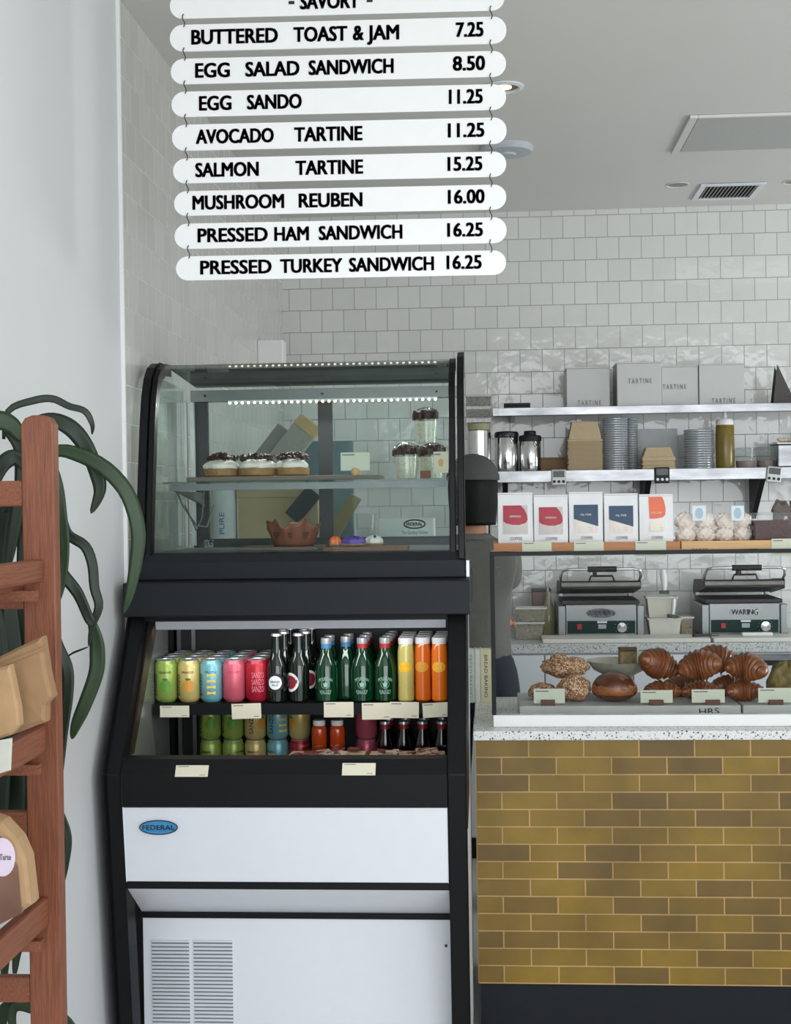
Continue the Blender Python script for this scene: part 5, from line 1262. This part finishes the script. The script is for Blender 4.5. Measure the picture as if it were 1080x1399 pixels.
cake_box(774, 832, 501, 6.40, 'white cake box at the left end of the upper shelf, name along its foot', 789, 551)
cake_box(843, 903, 494, 6.37, 'white cake box standing furthest forward on the upper shelf, name at mid height', 858, 521)
cake_box(904, 953, 499, 6.40, 'white cake box right of the forward one, its name cut close to the left edge', 905, 529)
cake_box(955, 1016, 496, 6.395, 'white cake box at the right of the upper shelf, name low on its front', 972, 548)
a = at(688, 552, 6.42); b = at(724, 547.5, 6.42)
t = thing('black_case', 'flat black box lying at the left end of the upper shelf', 'box', ((a.x+b.x)/2, 6.42, ZU+0.0003)); w = (b.x-a.x)/2
mesh_obj('case_body', MB().box(-w, w, 0, 0.09, 0, 0.014), INK, t, 0.002); mesh_obj('case_lid', MB().box(-w, w, 0, 0.09, 0.0145, 0.027), INK, t, 0.002)
a = at(1056, 550, 6.42); b = at(1064, 498, 6.42)
t = thing('sign_easel', 'dark triangular stand at the right of the upper shelf', 'stand', (a.x, 6.42, ZU+0.0003)); H = b.z-ZU
mesh_obj('front_leaf', MB().prism([(0, 0.006), (0.10, 0.006), (0.02, H)], 0, 0.006, 'y'), mat('dark_wood', (62, 56, 52), 0.5, noise=0.2, scale=14, stretch=(14, 1, 1)), t)
mesh_obj('back_leaf', MB().prism([(0, 0.006), (0.10, 0.006), (0.02, H*.97)], 0.06, 0.066, 'y'), INK, t)
mesh_obj('foot_bar', MB().box(-0.012, 0.12, -0.008, 0.075, 0, 0.0058), INK, t)
def canister(px, half, pyt, Y, zb, label, knob=False):
    r = half*Y/F_PX; x = at(px, 620, Y).x; H = at(px, pyt, Y).z-zb
    t = thing('steel_canister', label, 'canister', (x, Y, zb))
    mesh_obj('canister_body', MB().lathe([(r*0.97, 0), (r, 0.004), (r, H-0.034), (r*.98, H-0.032)], seg=36), CHROME, t)
    mesh_obj('lid', MB().lathe([(r*1.0, H-0.0315), (r*1.06, H-0.028), (r*1.06, H-0.012), (r*0.98, H-0.004), (r*.5, H-0.001), (0.0001, H-0.001)], seg=36), DARKSTEEL if not knob else INK, t)
    mesh_obj('clasp', MB().tube([(-0.012, -r-0.002, H-0.02), (-0.014, -r-0.008, H-0.04), (0.0, -r-0.010, H-0.055), (0.014, -r-0.008, H-0.04), (0.012, -r-0.002, H-0.02)], 0.0025, 6).xf(Matrix.Rotation(0.55, 4, 'Z')), DARKSTEEL, t)
    if knob: mesh_obj('knob', MB().lathe([(r*.55, H-0.0008), (r*.58, H+0.012), (r*.5, H+0.018), (0.0001, H+0.018)], seg=24), INK, t)
    return t
canister(692, 15.5, 589, 6.45, ZL+0.0003, 'polished steel canister at the left end of the lower shelf')
canister(724, 14.5, 594, 6.44, ZL+0.0003, 'polished steel canister with a black knobbed lid, second on the lower shelf', True)
KR2 = mat('kraft_bowl', (186, 166, 134), 0.75, noise=0.05, scale=50)
t = thing('kraft_box', 'low kraft box behind the canister and the kraft bowl stack', 'box', (at(757, 630, 6.56).x, 6.58, ZL+0.0003)); mesh_obj('box_body', MB().box(-0.075, 0.075, -0.06, 0.06, 0, 0.058), mat('kraft_brown', (150, 122, 92), 0.8), t, 0.003); mesh_obj('lid', MB().box(-0.077, 0.077, -0.062, 0.062, 0.0583, 0.066), mat('kraft_brown', (150, 122, 92)), t, 0.002)
def kraft_stack(px0, px1, pyt, Y, n, label, group):
    x0, x1 = at(px0, 630, Y).x, at(px1, 630, Y).x; w = (x1-x0)/2; xc = (x0+x1)/2
    Ht = at(px0, pyt, Y).z-ZL; cap = min(0.085, Ht*0.45); body = Ht-cap
    proto = None
    for i in range(n):
        h = body/n; last = i == n-1
        if last:
            t = thing('kraft_bowl', 'inverted kraft bowl on top of %s' % group, 'bowl', (xc, Y, ZL+0.0003+i*h))
            mb = MB(); d = w*0.8
            lv = [(1, 0), (1, h), (0.93, h+0.002), (0.72, h+cap)]
            vs = []
            for s, z in lv:
                vs += [(-w*s, -d*s, z), (w*s, -d*s, z), (w*s, d*s, z), (-w*s, d*s, z)]
            fs = [(3, 2, 1, 0), (12, 13, 14, 15)]+[(j*4+k, j*4+(k+1) % 4, j*4+4+(k+1) % 4, j*4+4+k) for j in range(3) for k in range(4)]
            mb.add(vs, fs); mesh_obj('bowl_shell', mb, KR2, t, 0.004)
        else:
            g = '%s' % group
            if proto is None:
                proto = thing('kraft_bowl', 'nested kraft bowl in the body of %s' % group, 'bowl', (xc, Y, ZL+0.0003), group=g)
                d = w*0.8; mesh_obj('bowl_rim', MB().box(-w, w, -d, d, 0, h*0.5).box(-w*.95, w*.95, -d*.95, d*.95, h*0.5, h*0.985), KR2, proto, 0.002)
            else: dup(proto, (xc+random.uniform(-.003, .003), Y, ZL+0.0003+i*h))
kraft_stack(774, 822, 577, 6.43, 18, 'the tall stack of kraft bowls on the lower shelf', 'tall')
kraft_stack(875, 920, 612, 6.42, 3, 'the short kraft bowl stack beside the leaning sheet', 'short')
LIDM = glass('stacked_lid_plastic', (214, 220, 224), 0.16, 0.7, haze=0.42, hazecol=(214, 220, 224), rough=0.08)
def lid_tower(px, half, pyt, Y, n, desc):
    r = half*Y/F_PX; x = at(px, 610, Y).x; H = at(px, pyt, Y).z-ZL; h = H/n
    t = thing('plastic_lid', 'clear round plastic lid in %s' % desc, 'plastic lid', (x, Y, ZL+0.0003), group=desc)
    mesh_obj('lid_disc', MB().lathe([(r*0.94, 0), (r, h*0.25), (r, h*0.6), (r*0.93, h*0.92), (r*.6, h*.96)], seg=30), LIDM, t)
    for i in range(1, n): dup(t, (x, Y, ZL+0.0003+i*h))
lid_tower(840, 17, 571, 6.44, 22, 'the tall column of lids right of the kraft bowls')
lid_tower(863, 8, 571, 6.52, 22, 'the slim column of lids behind the tall one')
lid_tower(954, 20, 587, 6.44, 16, 'the wide column of lids beside the squeeze bottle')
a = at(872, 638, 6.60); b = at(926, 584, 6.60)
t = thing('backing_sheet', 'pale grey sheet leaning on the wall behind the short kraft stack', 'sheet', ((a.x+b.x)/2, 6.60, ZL+0.0003), rot=(-0.18, 0, 0)); w = (b.x-a.x)/2
mesh_obj('sheet', MB().box(-w, w, 0, 0.004, 0.001, b.z-ZL), mat('pale_sheet', (196, 200, 200), 0.5), t)
x = at(990, 620, 6.42).x; H = at(990, 581, 6.42).z-ZL; r = 12.3*6.42/F_PX
t = thing('squeeze_bottle', 'squeeze bottle of dark golden sauce with a white nozzle on the lower shelf', 'squeeze bottle', (x, 6.42, ZL+0.0003))
mesh_obj('bottle_body', MB().lathe([(r*.96, 0), (r, 0.005), (r, H-0.006), (r*.94, H)], seg=32), mat('golden_sauce', (116, 98, 34), 0.25, noise=0.2, scale=12), t)
mesh_obj('cap', MB().lathe([(r*.95, H+0.0003), (r*.95, H+0.018), (r*.80, H+0.028), (r*.3, H+0.030)], seg=32), WHITE_B, t)
mesh_obj('nozzle', MB().lathe([(r*.28, H+0.0302), (r*.20, H+0.05), (r*.10, H+0.066), (0.0001, H+0.066)], seg=16), WHITE_B, t)
def deli(px0, px1, py0, label, Y, z):
    x0, x1 = at(px0, 630, Y).x, at(px1, 630, Y).x; r = (x1-x0)/2; H = at(px0, py0, Y).z-z
    t = thing('deli_container', label, 'plastic container', ((x0+x1)/2, Y, z))
    mesh_obj('wall', MB().lathe([(r*.86, 0), (r*.88, 0.002), (r, H-0.01)], seg=32), PLASTIC, t); mesh_obj('lid', MB().lathe([(r*1.02, H-0.0098), (r*1.04, H-0.003), (r*.95, H), (r*.9, H-0.004)], seg=32), PLASTIC, t)
    mesh_obj('contents', MB().lathe([(r*.82, 0.0025), (r*.86, H*.35), (0.0001, H*.36)], seg=28), mat('pinkish_pulp', (150, 128, 124), 0.6), t); return H
deli(1003, 1032, 612, 'clear round container on the lower shelf right of the squeeze bottle', 6.43, ZL+0.0003)
deli(1032, 1059, 611, 'clear round container on the lower shelf, second right of the squeeze bottle', 6.45, ZL+0.0003)
x0 = at(1061, 620, 6.40).x
t = thing('steel_pan', 'steel food pan with pale pieces at the right end of the lower shelf', 'steel pan', (x0+0.07, 6.44, ZL+0.0003))
mesh_obj('pan_body', MB().box(-0.07, 0.07, -0.05, 0.12, 0, 0.105), STEEL, t, 0.006); mesh_obj('pan_rim', MB().box(-0.075, 0.075, -0.055, 0.125, 0.1055, 0.115), STEEL, t, 0.002)
rr = random.Random(9); c = MB()
for k in range(12): c.blob((rr.uniform(-.06, .06), rr.uniform(-.04, .05), .124+rr.uniform(0, .008)), (.018, .012, .009), 10, 6)
mesh_obj('pale_pieces', c, mat('pale_pieces', (222, 208, 176), 0.7), t)['kind'] = 'stuff'
def timer(px, py, label, body, face, tilt=0.0):
    p = at(px, py, SY-0.012); t = thing('kitchen_timer', label, 'timer', (p.x, SY-0.0015, p.z), rot=(0, tilt, 0))
    mesh_obj('timer_body', MB().box(-0.034, 0.034, -0.016, 0, -0.038, 0.036), body, t, 0.005)
    mesh_obj('screen', MB().box(-0.026, 0.026, -0.0175, -0.0162, 0.0, 0.029), mat('lcd_dark', (52, 58, 54), 0.3), t)
    for k in range(3): mesh_obj('button', MB().lathe([(0.007, 0), (0.006, 0.003), (0.0001, 0.0032)], seg=14).xf(Matrix.Translation((-0.021+0.021*k, -0.0162, -0.020)) @ Matrix.Rotation(PI/2, 4, 'X')), face, t)
SILV = mat('silver_plastic', (186, 188, 186), 0.4, 0.3)
timer(763, 652, 'silver kitchen timer clipped to the lower shelf under the kraft bowls', SILV, INK)
timer(904, 649, 'black kitchen timer with white buttons clipped to the lower shelf', INK, WHITE_B)
timer(1057, 648, 'silver kitchen timer hanging slightly tilted at the right of the lower shelf', SILV, INK, 0.12)
# grinder behind the person
gy = 6.40; r = 16*gy/F_PX; gx = at(654, 600, gy).x
t = thing('coffee_grinder', 'steel coffee grinder with a clear square hopper behind the grey cap', 'coffee grinder', (gx, gy, z))
zz = lambda py: at(654, py, gy).z-z
mesh_obj('steel_body', MB().lathe([(r*1.25, 0), (r*1.25, 0.03), (r, 0.05), (r, zz(589)), (r*.9, zz(588))], seg=36), CHROME, t)
mesh_obj('collar', MB().lathe([(r*.95, zz(588)+0.0005), (r*.98, zz(579)), (r*.6, zz(578))], seg=32), mat('khaki_collar', (148, 146, 112), 0.6), t)
mesh_obj('hopper', MB().box(-r*1.05, r*1.05, -r*.8, r*.8, zz(578)+0.001, zz(543)), glass('smoky_hopper', (196, 198, 192), 0.08, 0.5, haze=0.3, hazecol=(176, 178, 172)), t)
mesh_obj('hopper_lid', MB().box(-r*1.1, r*1.1, -r*.85, r*.85, zz(543)+0.0005, zz(540)), mat('pale_lid', (176, 178, 176), 0.5), t)
# ---------------------------------------------------------------- storage shelf behind the display case
PSY = 4.62
ps = thing('storage_rack', 'white storage rack standing behind the display case', 'rack', (0, 0, 0))
PZ = 1.42
mesh_obj('top_shelf', MB().box(-0.96, -0.12, PSY, PSY+0.40, PZ-0.02, PZ), WHITE_P, ps)
mesh_obj('low_shelf', MB().box(-0.96, -0.12, PSY, PSY+0.40, 0.78, 0.80), WHITE_P, ps)
for sx in (-0.955, -0.15):
    for yy in (PSY, PSY+0.37): mesh_obj('leg', MB().box(sx, sx+0.03, yy, yy+0.03, 0, PZ-0.0205), WHITE_P, ps)
def pbox(name, px0, px1, pyt, Y, dep, m, label, cat, bevel=0.002):
    x0, x1 = at(px0, 700, Y).x, at(px1, 700, Y).x; H = at((px0+px1)/2, pyt, Y).z-PZ
    t = thing(name, label, cat, ((x0+x1)/2, Y, PZ+0.0003)); w = (x1-x0)/2
    mesh_obj('box_body', MB().box(-w, w, 0, dep, 0, H-0.004), m, t, bevel); return t, w, H
TANB = mat('tan_cardboard', (196, 178, 144), 0.8, noise=0.05, scale=20)
tcb, wcb, hcb = pbox('cardboard_box', 325, 434, 668, 4.72, 0.22, TANB, 'large tan cardboard box behind the display case glass', 'box')
mesh_obj('lid_edge', MB().box(-wcb-0.004, wcb+0.004, -0.004, 0.224, hcb-0.030, hcb), TANB, tcb, 0.002)
cx = at(303, 700, 4.70).x; H = at(303, 664, 4.70).z-PZ
t = thing('paper_roll', 'white paper roll with blue print at the left behind the display case', 'paper roll', (cx, 4.74, PZ+0.0003))
mesh_obj('roll', MB().lathe([(0.044, 0), (0.045, 0.004), (0.045, H-0.004), (0.02, H), (0.0001, H)], seg=32), mat('roll_white', (224, 230, 232), 0.5), t)
tx = MB(); wrap_text(tx, 'PURE', 0.115, 0.018, 0.075, 0.045, 0, 0.04, vertical=True); wrap_patch(tx, [(-.018, -.008), (.018, 0), (.014, .008), (-.02, .003)], 0.05, 0.045); mesh_obj('blue_print', tx, mat('blue_print', (70, 120, 180), 0.5), t)
pbox('white_carton', 516, 592, 707, 4.70, 0.14, mat('white_carton', (216, 222, 222), 0.6), 'low white carton at the right behind the display case', 'box')
cx = at(499, 720, 4.66).x; H = at(499, 704, 4.66).z-PZ
t = thing('clear_tumbler', 'clear plastic tumbler behind the display case beside the white carton', 'tumbler', (cx, 4.67, PZ+0.0003)); mesh_obj('tumbler_wall', MB().lathe([(0.028, 0), (0.036, H)], seg=28), PLASTIC, t); mesh_obj('rim', MB().lathe([(0.036, H+0.0003), (0.038, H+0.003), (0.036, H+0.006)], seg=28, cap=False), PLASTIC, t)
t, w, H = pbox('white_carton', 340, 392, 640, 4.735, 0.10, mat('white_carton', (216, 222, 222)), 'x', 'box') if False else (None, 0, 0)
def slanted(name, px0, py0, px1, py1, wid, dep, Y, m, label, cat, extra=None):
    a, b = at(px0, py0, Y), at(px1, py1, Y); d = b-a; L = math.hypot(d.x, d.z); ang = math.atan2(d.z, d.x)
    t = thing(name, label, cat, (a.x, Y, a.z), rot=(0, -ang, 0)); wv = wid*Y/F_PX/2
    mesh_obj('sleeve', MB().box(0, L*(0.80 if extra else 1), 0, dep, -wv, wv), m, t, 0.002)
    if extra: mesh_obj('end', MB().box(L*0.802, L, 0.0, dep, -wv, wv), extra, t, 0.002)
    return t
RIB = mat('ribbed_sleeve', (176, 172, 166), 0.7, noise=0.10, scale=160, stretch=(0.2, 1, 1))
slanted('cup_sleeve_stack', 352, 640, 392, 588, 32, 0.06, 4.80, mat('grey_sleeve', (160, 158, 154), 0.7), 'stack of grey cup sleeves leaning on the cardboard box', 'cup sleeves')
slanted('cup_sleeve_stack', 372, 642, 424, 575, 34, 0.06, 4.73, RIB, 'stack of ribbed cup sleeves with a tan end leaning on the cardboard box', 'cup sleeves', mat('tan_end', (214, 186, 140), 0.7))
slanted('dark_handle', 398, 708, 436, 662, 24, 0.02, 4.66, mat('dark_teal', (60, 68, 70), 0.5), 'dark flat brush leaning in front of the cardboard box', 'brush', mat('brush_tip', (176, 190, 192), 0.6))
slanted('wooden_paddle', 452, 735, 486, 678, 17, 0.016, 4.66, mat('olive_wood', (140, 128, 92), 0.6, noise=0.1), 'olive wooden paddle leaning behind the display case mullion', 'paddle')
a = at(416, 640, 4.96); b = at(482, 602, 4.96)
t = thing('blue_folder', 'blue grey folder standing behind the display case mullion', 'folder', ((a.x+b.x)/2, 4.96, PZ+0.0003)); w = (b.x-a.x)/2
mesh_obj('cover', MB().box(-w, w, 0, 0.02, 0, b.z-PZ), mat('blue_grey_card', (116, 140, 148), 0.6), t, 0.002); mesh_obj('paper_edge', MB().box(-w*.97, w*.97, 0.004, 0.016, b.z-PZ+0.0002, b.z-PZ+0.004), WHITE_B, t)
cpx = at(369, 480, 5.95); s_ = 5.95/F_PX
t = thing('wall_box', 'square white box fixed to the tiled side wall above the display case', 'wall box', (0, 0, 0))
mesh_obj('housing', MB().box(WX+0.0005, cpx.x+17*s_, 5.955, 6.06, cpx.z-18*s_, cpx.z+16*s_), WHITE_B, t, 0.003)
mesh_obj('cover', MB().box(WX+0.001, cpx.x+16.8*s_, 5.949, 5.9548, cpx.z-17.5*s_, cpx.z+15.5*s_), WHITE_B, t, 0.002)
# ---------------------------------------------------------------- wooden rack on the left
RW = mat('red_brown_wood', (124, 70, 44), 0.5, noise=0.3, scale=26, stretch=(9, 9, 0.5), bump=0.2, bscale=60)
RWH = mat('red_brown_rail', (128, 74, 48), 0.5, noise=0.3, scale=26, stretch=(9, 0.5, 9), bump=0.2, bscale=60)
RY = 2.30
rack = thing('wooden_rack', 'red-brown wooden rack with round-ended rails standing along the left wall', 'rack', (0, 0, 0))
pa, pbx = at(31.5, 800, RY), at(76, 800, RY); ztopp = at(52, 567, RY).z
def rpost(x0, x1, y0, y1):
    w = x1-x0; poly = [(x0, 0), (x1, 0), (x1, ztopp-0.016), (x1-w*.12, ztopp-0.005), (x1-w*.35, ztopp), (x0+w*.35, ztopp), (x0+w*.12, ztopp-0.005), (x0, ztopp-0.016)]
    return MB().prism(poly, y0, y1, 'y')
px0, px1 = pa.x, pbx.x
mesh_obj('corner_post', rpost(px0, px1, RY, RY+0.03), RW, rack, 0.003)
mesh_obj('corner_post', rpost(px0-0.22, px0-0.22+(px1-px0)*.8, RY, RY+0.03), RW, rack, 0.003)
mesh_obj('corner_post', rpost(px0, px1, RY-1.0, RY-0.97), RW, rack, 0.003)
mesh_obj('corner_post', rpost(px0-0.22, px0-0.22+(px1-px0)*.8, RY-1.0, RY-0.97), RW, rack, 0.003)
for (y0, y1) in ((657, 692), (800, 832), (1036, 1056), (1108, 1140), (1333, 1368)):
    za, zb = at(20, y1, RY+0.012).z, at(20, y0, RY+0.012).z
    mesh_obj('cross_bar', MB().box(px0-0.175, px0-0.0005, RY+0.004, RY+0.024, za, zb), RWH, rack, 0.003)
railz = []
for (y0, y1) in ((764, 795), (990, 1028), (1224, 1264)):
    za, zb = at(55, y1, RY).z, at(55, y0, RY).z; railz.append((za, zb)); xr = at(64, 1000, RY).x; xl = xr-0.024
    mesh_obj('side_rail', MB().box(xl, xr, RY-0.96, RY-0.0005, za, zb), RWH, rack, 0.006)
    mesh_obj('side_rail', MB().box(xl-0.17, xr-0.17, RY-0.96, RY-0.0005, za, zb), RWH, rack, 0.006)
    sm = MB()
    for k in range(3): sm.box(xl-0.13+k*0.045, xl-0.105+k*0.045, RY-0.96, RY-0.01, za-0.012, za-0.0003)
    mesh_obj('shelf_slats', sm, RWH, rack)
    for yy in (RY-0.95, RY-0.05): mesh_obj('slat_bearer', MB().box(xl-0.17, xr, yy, yy+0.02, za-0.03, za-0.0123), RWH, rack)
# paper bags on the rack
PB = mat('brown_paper', (152, 120, 86), 0.8, noise=0.06, scale=40, bump=0.3, bscale=16)
PB2 = mat('light_brown_paper', (174, 142, 104), 0.8, noise=0.06, scale=40, bump=0.3, bscale=16)
def paper_bag(name, pts, Y, thick, m, label, cat, fold=None):
    P = [at(x, y, Y) for x, y in pts]
    c = sum(P, Vector())/len(P)
    t = thing(name, label, cat, (c.x, Y, c.z))
    Q = [(p.x-c.x, p.z-c.z) for p in P]
    mb = MB(); n = len(Q)
    rings = [(1.0, 0.0), (0.985, -thick*.6), (0.90, -thick*.92), (0.4, -thick)]
    vs = []
    for sgn in (1, -1):
        for s, y in (rings if sgn > 0 else rings[1:]): vs += [(q[0]*s, y*sgn, q[1]*s) for q in Q]
    K = len(rings); fs = []
    for j in range(K-1): fs += [(j*n+i, j*n+(i+1) % n, (j+1)*n+(i+1) % n, (j+1)*n+i) for i in range(n)]
    fs.append(tuple(range((K-1)*n, K*n)))
    def rid(j, i): return i if j == 0 else K*n+(j-1)*n+i
    for j in range(K-1): fs += [(rid(j, i), rid(j+1, i), rid(j+1, (i+1) % n), rid(j, (i+1) % n)) for i in range(n)]
    fs.append(tuple(rid(K-1, i) for i in range(n)))
    mb.add(vs, fs, False); b = mesh_obj('paper', mb, m, t, 0)
    return t, c
t, c = paper_bag('paper_bag', [(-70, 925), (-20, 905), (0, 897), (30, 882), (61, 868), (65, 895), (68, 915), (76, 951), (66, 962), (66, 985), (20, 1003), (-70, 1030)], 2.13, 0.022, PB, 'large folded brown paper bag on the middle rail of the wooden rack', 'paper bag')
f = [at(x, y, 2.105) for x, y in ((-60, 932), (0, 908), (63, 882), (63.5, 886), (0, 912), (-60, 936))]
mesh_obj('fold_flap', MB().prism([(p.x-c.x, p.z-c.z) for p in f], -0.024, -0.018, 'y'), PB, t)
paper_bag('paper_bag', [(-60, 925), (16, 907), (20, 925), (28, 965), (30, 990), (18, 1003), (-60, 1030)], 2.055, 0.016, PB2, 'smaller light brown paper bag in front of the large folded one', 'paper bag')
t, c = paper_bag('shelf_tag', [(-60, 1022), (17, 1008), (15, 1052), (-60, 1075)], 2.02, 0.001, mat('pale_tag', (196, 200, 190), 0.7), 'pale paper tag hanging below the light brown paper bag', 'tag')
WB = mat('window_film', (120, 92, 78), 0.15, noise=0.4, scale=9, coat=0.6)
t, c = paper_bag('window_bag', [(-50, 1110), (-8, 1112), (8, 1118), (30, 1142), (42, 1170), (49, 1232), (20, 1252), (-50, 1290)], 2.10, 0.030, PB2, 'brown bag with clear window and white sticker on the wooden rack', 'paper bag')
w_ = [at(x, y, 2.10) for x, y in ((-40, 1128), (4, 1130), (22, 1152), (33, 1178), (38, 1238), (-40, 1275))]
mesh_obj('clear_window', MB().prism([(p.x-c.x, p.z-c.z) for p in w_], -0.034, -0.026, 'y'), WB, t, 0.002)
q = at(2, 1172, 2.06); st = MB().prism(ell(0.020, 0.030, 26, q.x-c.x, q.z-c.z), -0.0365, -0.0342, 'y')
stk = mesh_obj('sticker', st, mat('lilac_sticker', (224, 208, 226), 0.5), t)
tx = MB(); put_text(tx, 'Tarte', q.x-c.x-0.004, q.z-c.z-0.004, 0.009, 0.018, -0.0366, 0); mesh_obj('sticker_lettering', tx, GREYINK, stk)
# ---------------------------------------------------------------- plant
LEAF = mat('dark_green_leaf', (32, 56, 27), 0.5, noise=0.22, scale=10)
LEAF2 = mat('deep_green_leaf', (22, 40, 24), 0.5, noise=0.2, scale=10)
ppx = -0.86; ppy = 2.58
plant = thing('potted_plant', 'tall plant with long drooping ribbon leaves behind the wooden rack', 'plant', (ppx, ppy, 0))
mesh_obj('pot', MB().lathe([(0.085, 0), (0.095, 0.01), (0.120, 0.26), (0.126, 0.27), (0.116, 0.27), (0.108, 0.24), (0.0001, 0.235)], seg=36), mat('dark_pot', (60, 62, 62), 0.5), plant)
mesh_obj('soil', MB().lathe([(0.107, 0.236), (0.06, 0.242), (0.0001, 0.243)], seg=28), mat('potting_soil', (52, 40, 32), 0.95, noise=0.3), plant)
for k, (dx, dy, hgt) in enumerate(((0, 0, 1.62), (0.0, -0.05, 1.2), (-0.03, 0.05, 0.85))):
    mesh_obj('cane', MB().tube([(dx, dy, 0.24), (dx+.01, dy, hgt*.5), (dx-.005, dy+.01, hgt)], 0.012, 10), mat('cane_bark', (124, 104, 78), 0.8, noise=0.2, scale=40), plant)
def leaf(path, wpx, Y0, Y1, m=LEAF, tw=0.0):
    n = len(path); P = []
    for i, (x, y) in enumerate(path):
        f = i/(n-1); P.append(at(x, y, Y0+(Y1-Y0)*f))
    # resample smoothly
    def cr(t):
        k = min(int(t*(n-1)), n-2); u = t*(n-1)-k
        p0, p1, p2, p3 = P[max(k-1, 0)], P[k], P[k+1], P[min(k+2, n-1)]
        return 0.5*((2*p1)+(p2-p0)*u+(2*p0-5*p1+4*p2-p3)*u*u+(3*p1-p0-3*p2+p3)*u**3)
    N = 30; mb = MB(); vs = []
    view = Vector((0.18, -1, 0.12)).normalized()
    for i in range(N):
        t = i/(N-1); p = cr(t); d = (cr(min(1, t+.02))-cr(max(0, t-.02))).normalized()
        side = d.cross(view).normalized(); nrm = side.cross(d).normalized()
        a = tw*math.sin(2.2*PI*t+0.5); s2 = side*math.cos(a)+nrm*math.sin(a); n2 = nrm*math.cos(a)-side*math.sin(a)
        w = wpx*2.35/F_PX/2*(math.sin(PI*min(1, (t*0.93+.07)))**0.6)*(1+0.06*math.sin(9*t))
        q = p-Vector((ppx, ppy, 0))
        vs += [q-s2*w, q-s2*w*.5+n2*w*0.18, q+n2*w*0.28 if False else q-n2*w*0.10, q+s2*w*.5+n2*w*0.18, q+s2*w]
    fs = [(i*5+k, i*5+k+1, i*5+5+k+1, i*5+5+k) for i in range(N-1) for k in range(4)]
    mb.add(vs, fs, True); mesh_obj('leaf', mb, m, plant, solid=0.0012)
LV = [
 ([(5, 600), (12, 561), (47, 547), (72, 545), (94, 555), (116, 562), (126, 580), (125.5, 594)], 12, 2.58, 2.62, LEAF2),
 ([(30, 585), (64, 573), (94, 583), (116, 608), (132, 646), (136, 672), (124, 702)], 27, 2.58, 2.60, LEAF2),
 ([(40, 640), (75, 617), (104, 620), (141, 638), (170, 668), (184, 702), (189, 734), (185, 771), (177, 812), (169, 838)], 25, 2.58, 2.60, LEAF),
 ([(60, 600), (77, 655), (83, 696), (88, 740), (86, 787), (79, 826)], 18, 2.58, 2.60, LEAF),
 ([(70, 660), (86, 709), (94, 731), (116, 746), (126, 771), (129, 803), (135, 828), (126, 856), (121, 884)], 17, 2.62, 2.64, LEAF2),
 ([(80, 770), (90, 789), (107, 812), (122, 846), (127, 854)], 19, 2.60, 2.62, LEAF2),
 ([(124, 845), (131, 870), (133, 890), (131, 920), (116, 962), (104, 990), (98, 1010)], 25, 2.64, 2.66, LEAF),
 ([(60, 820), (79, 880), (92, 915), (92, 955), (86, 1000), (80, 1060), (76, 1100)], 19, 2.60, 2.63, LEAF2),
 ([(70, 1085), (84, 1114), (93, 1145), (90, 1180), (83, 1220)], 12, 2.62, 2.64, LEAF2),
 ([(120, 884), (100, 892), (92, 898)], 3, 2.62, 2.63, LEAF2),
 ([(30, 600), (14, 580), (-10, 575), (-40, 600), (-60, 660)], 30, 2.56, 2.50, LEAF),
 ([(36, 640), (20, 625), (0, 640), (-20, 690), (-30, 760)], 26, 2.56, 2.54, LEAF2),
 ([(10, 590), (28, 612), (30, 660), (20, 720), (8, 790)], 24, 2.56, 2.58, LEAF2),
 ([(20, 700), (10, 690), (0, 720), (-4, 790), (-6, 850)], 34, 2.60, 2.60, LEAF2),
 ([(30, 690), (32, 720), (30, 760), (27, 800)], 18, 2.61, 2.62, LEAF2),
 ([(12, 820), (14, 900), (18, 1000), (20, 1100), (18, 1180)], 40, 2.62, 2.62, LEAF2),
 ([(30, 830), (32, 900), (30, 1000), (34, 1100), (36, 1170)], 34, 2.64, 2.64, LEAF2),
 ([(-6, 830), (-2, 900), (2, 1000), (0, 1100), (-4, 1160)], 34, 2.60, 2.60, LEAF2),
 ([(20, 1330), (24, 1300), (34, 1288), (46, 1300), (56, 1350)], 14, 2.56, 2.56, LEAF),
 ([(6, 1350), (8, 1310), (20, 1290), (30, 1284)], 14, 2.58, 2.58, LEAF),
 ([(20, 1420), (16, 1385), (26, 1374), (50, 1380), (90, 1392), (110, 1420)], 16, 2.56, 2.56, LEAF),
 ([(2, 1420), (4, 1385), (12, 1372), (30, 1366)], 18, 2.58, 2.58, LEAF)]
for k, (path, w, y0, y1, mm) in enumerate(LV): leaf(path, w, y0, y1, mm, 0.25 if k % 2 else -0.2)
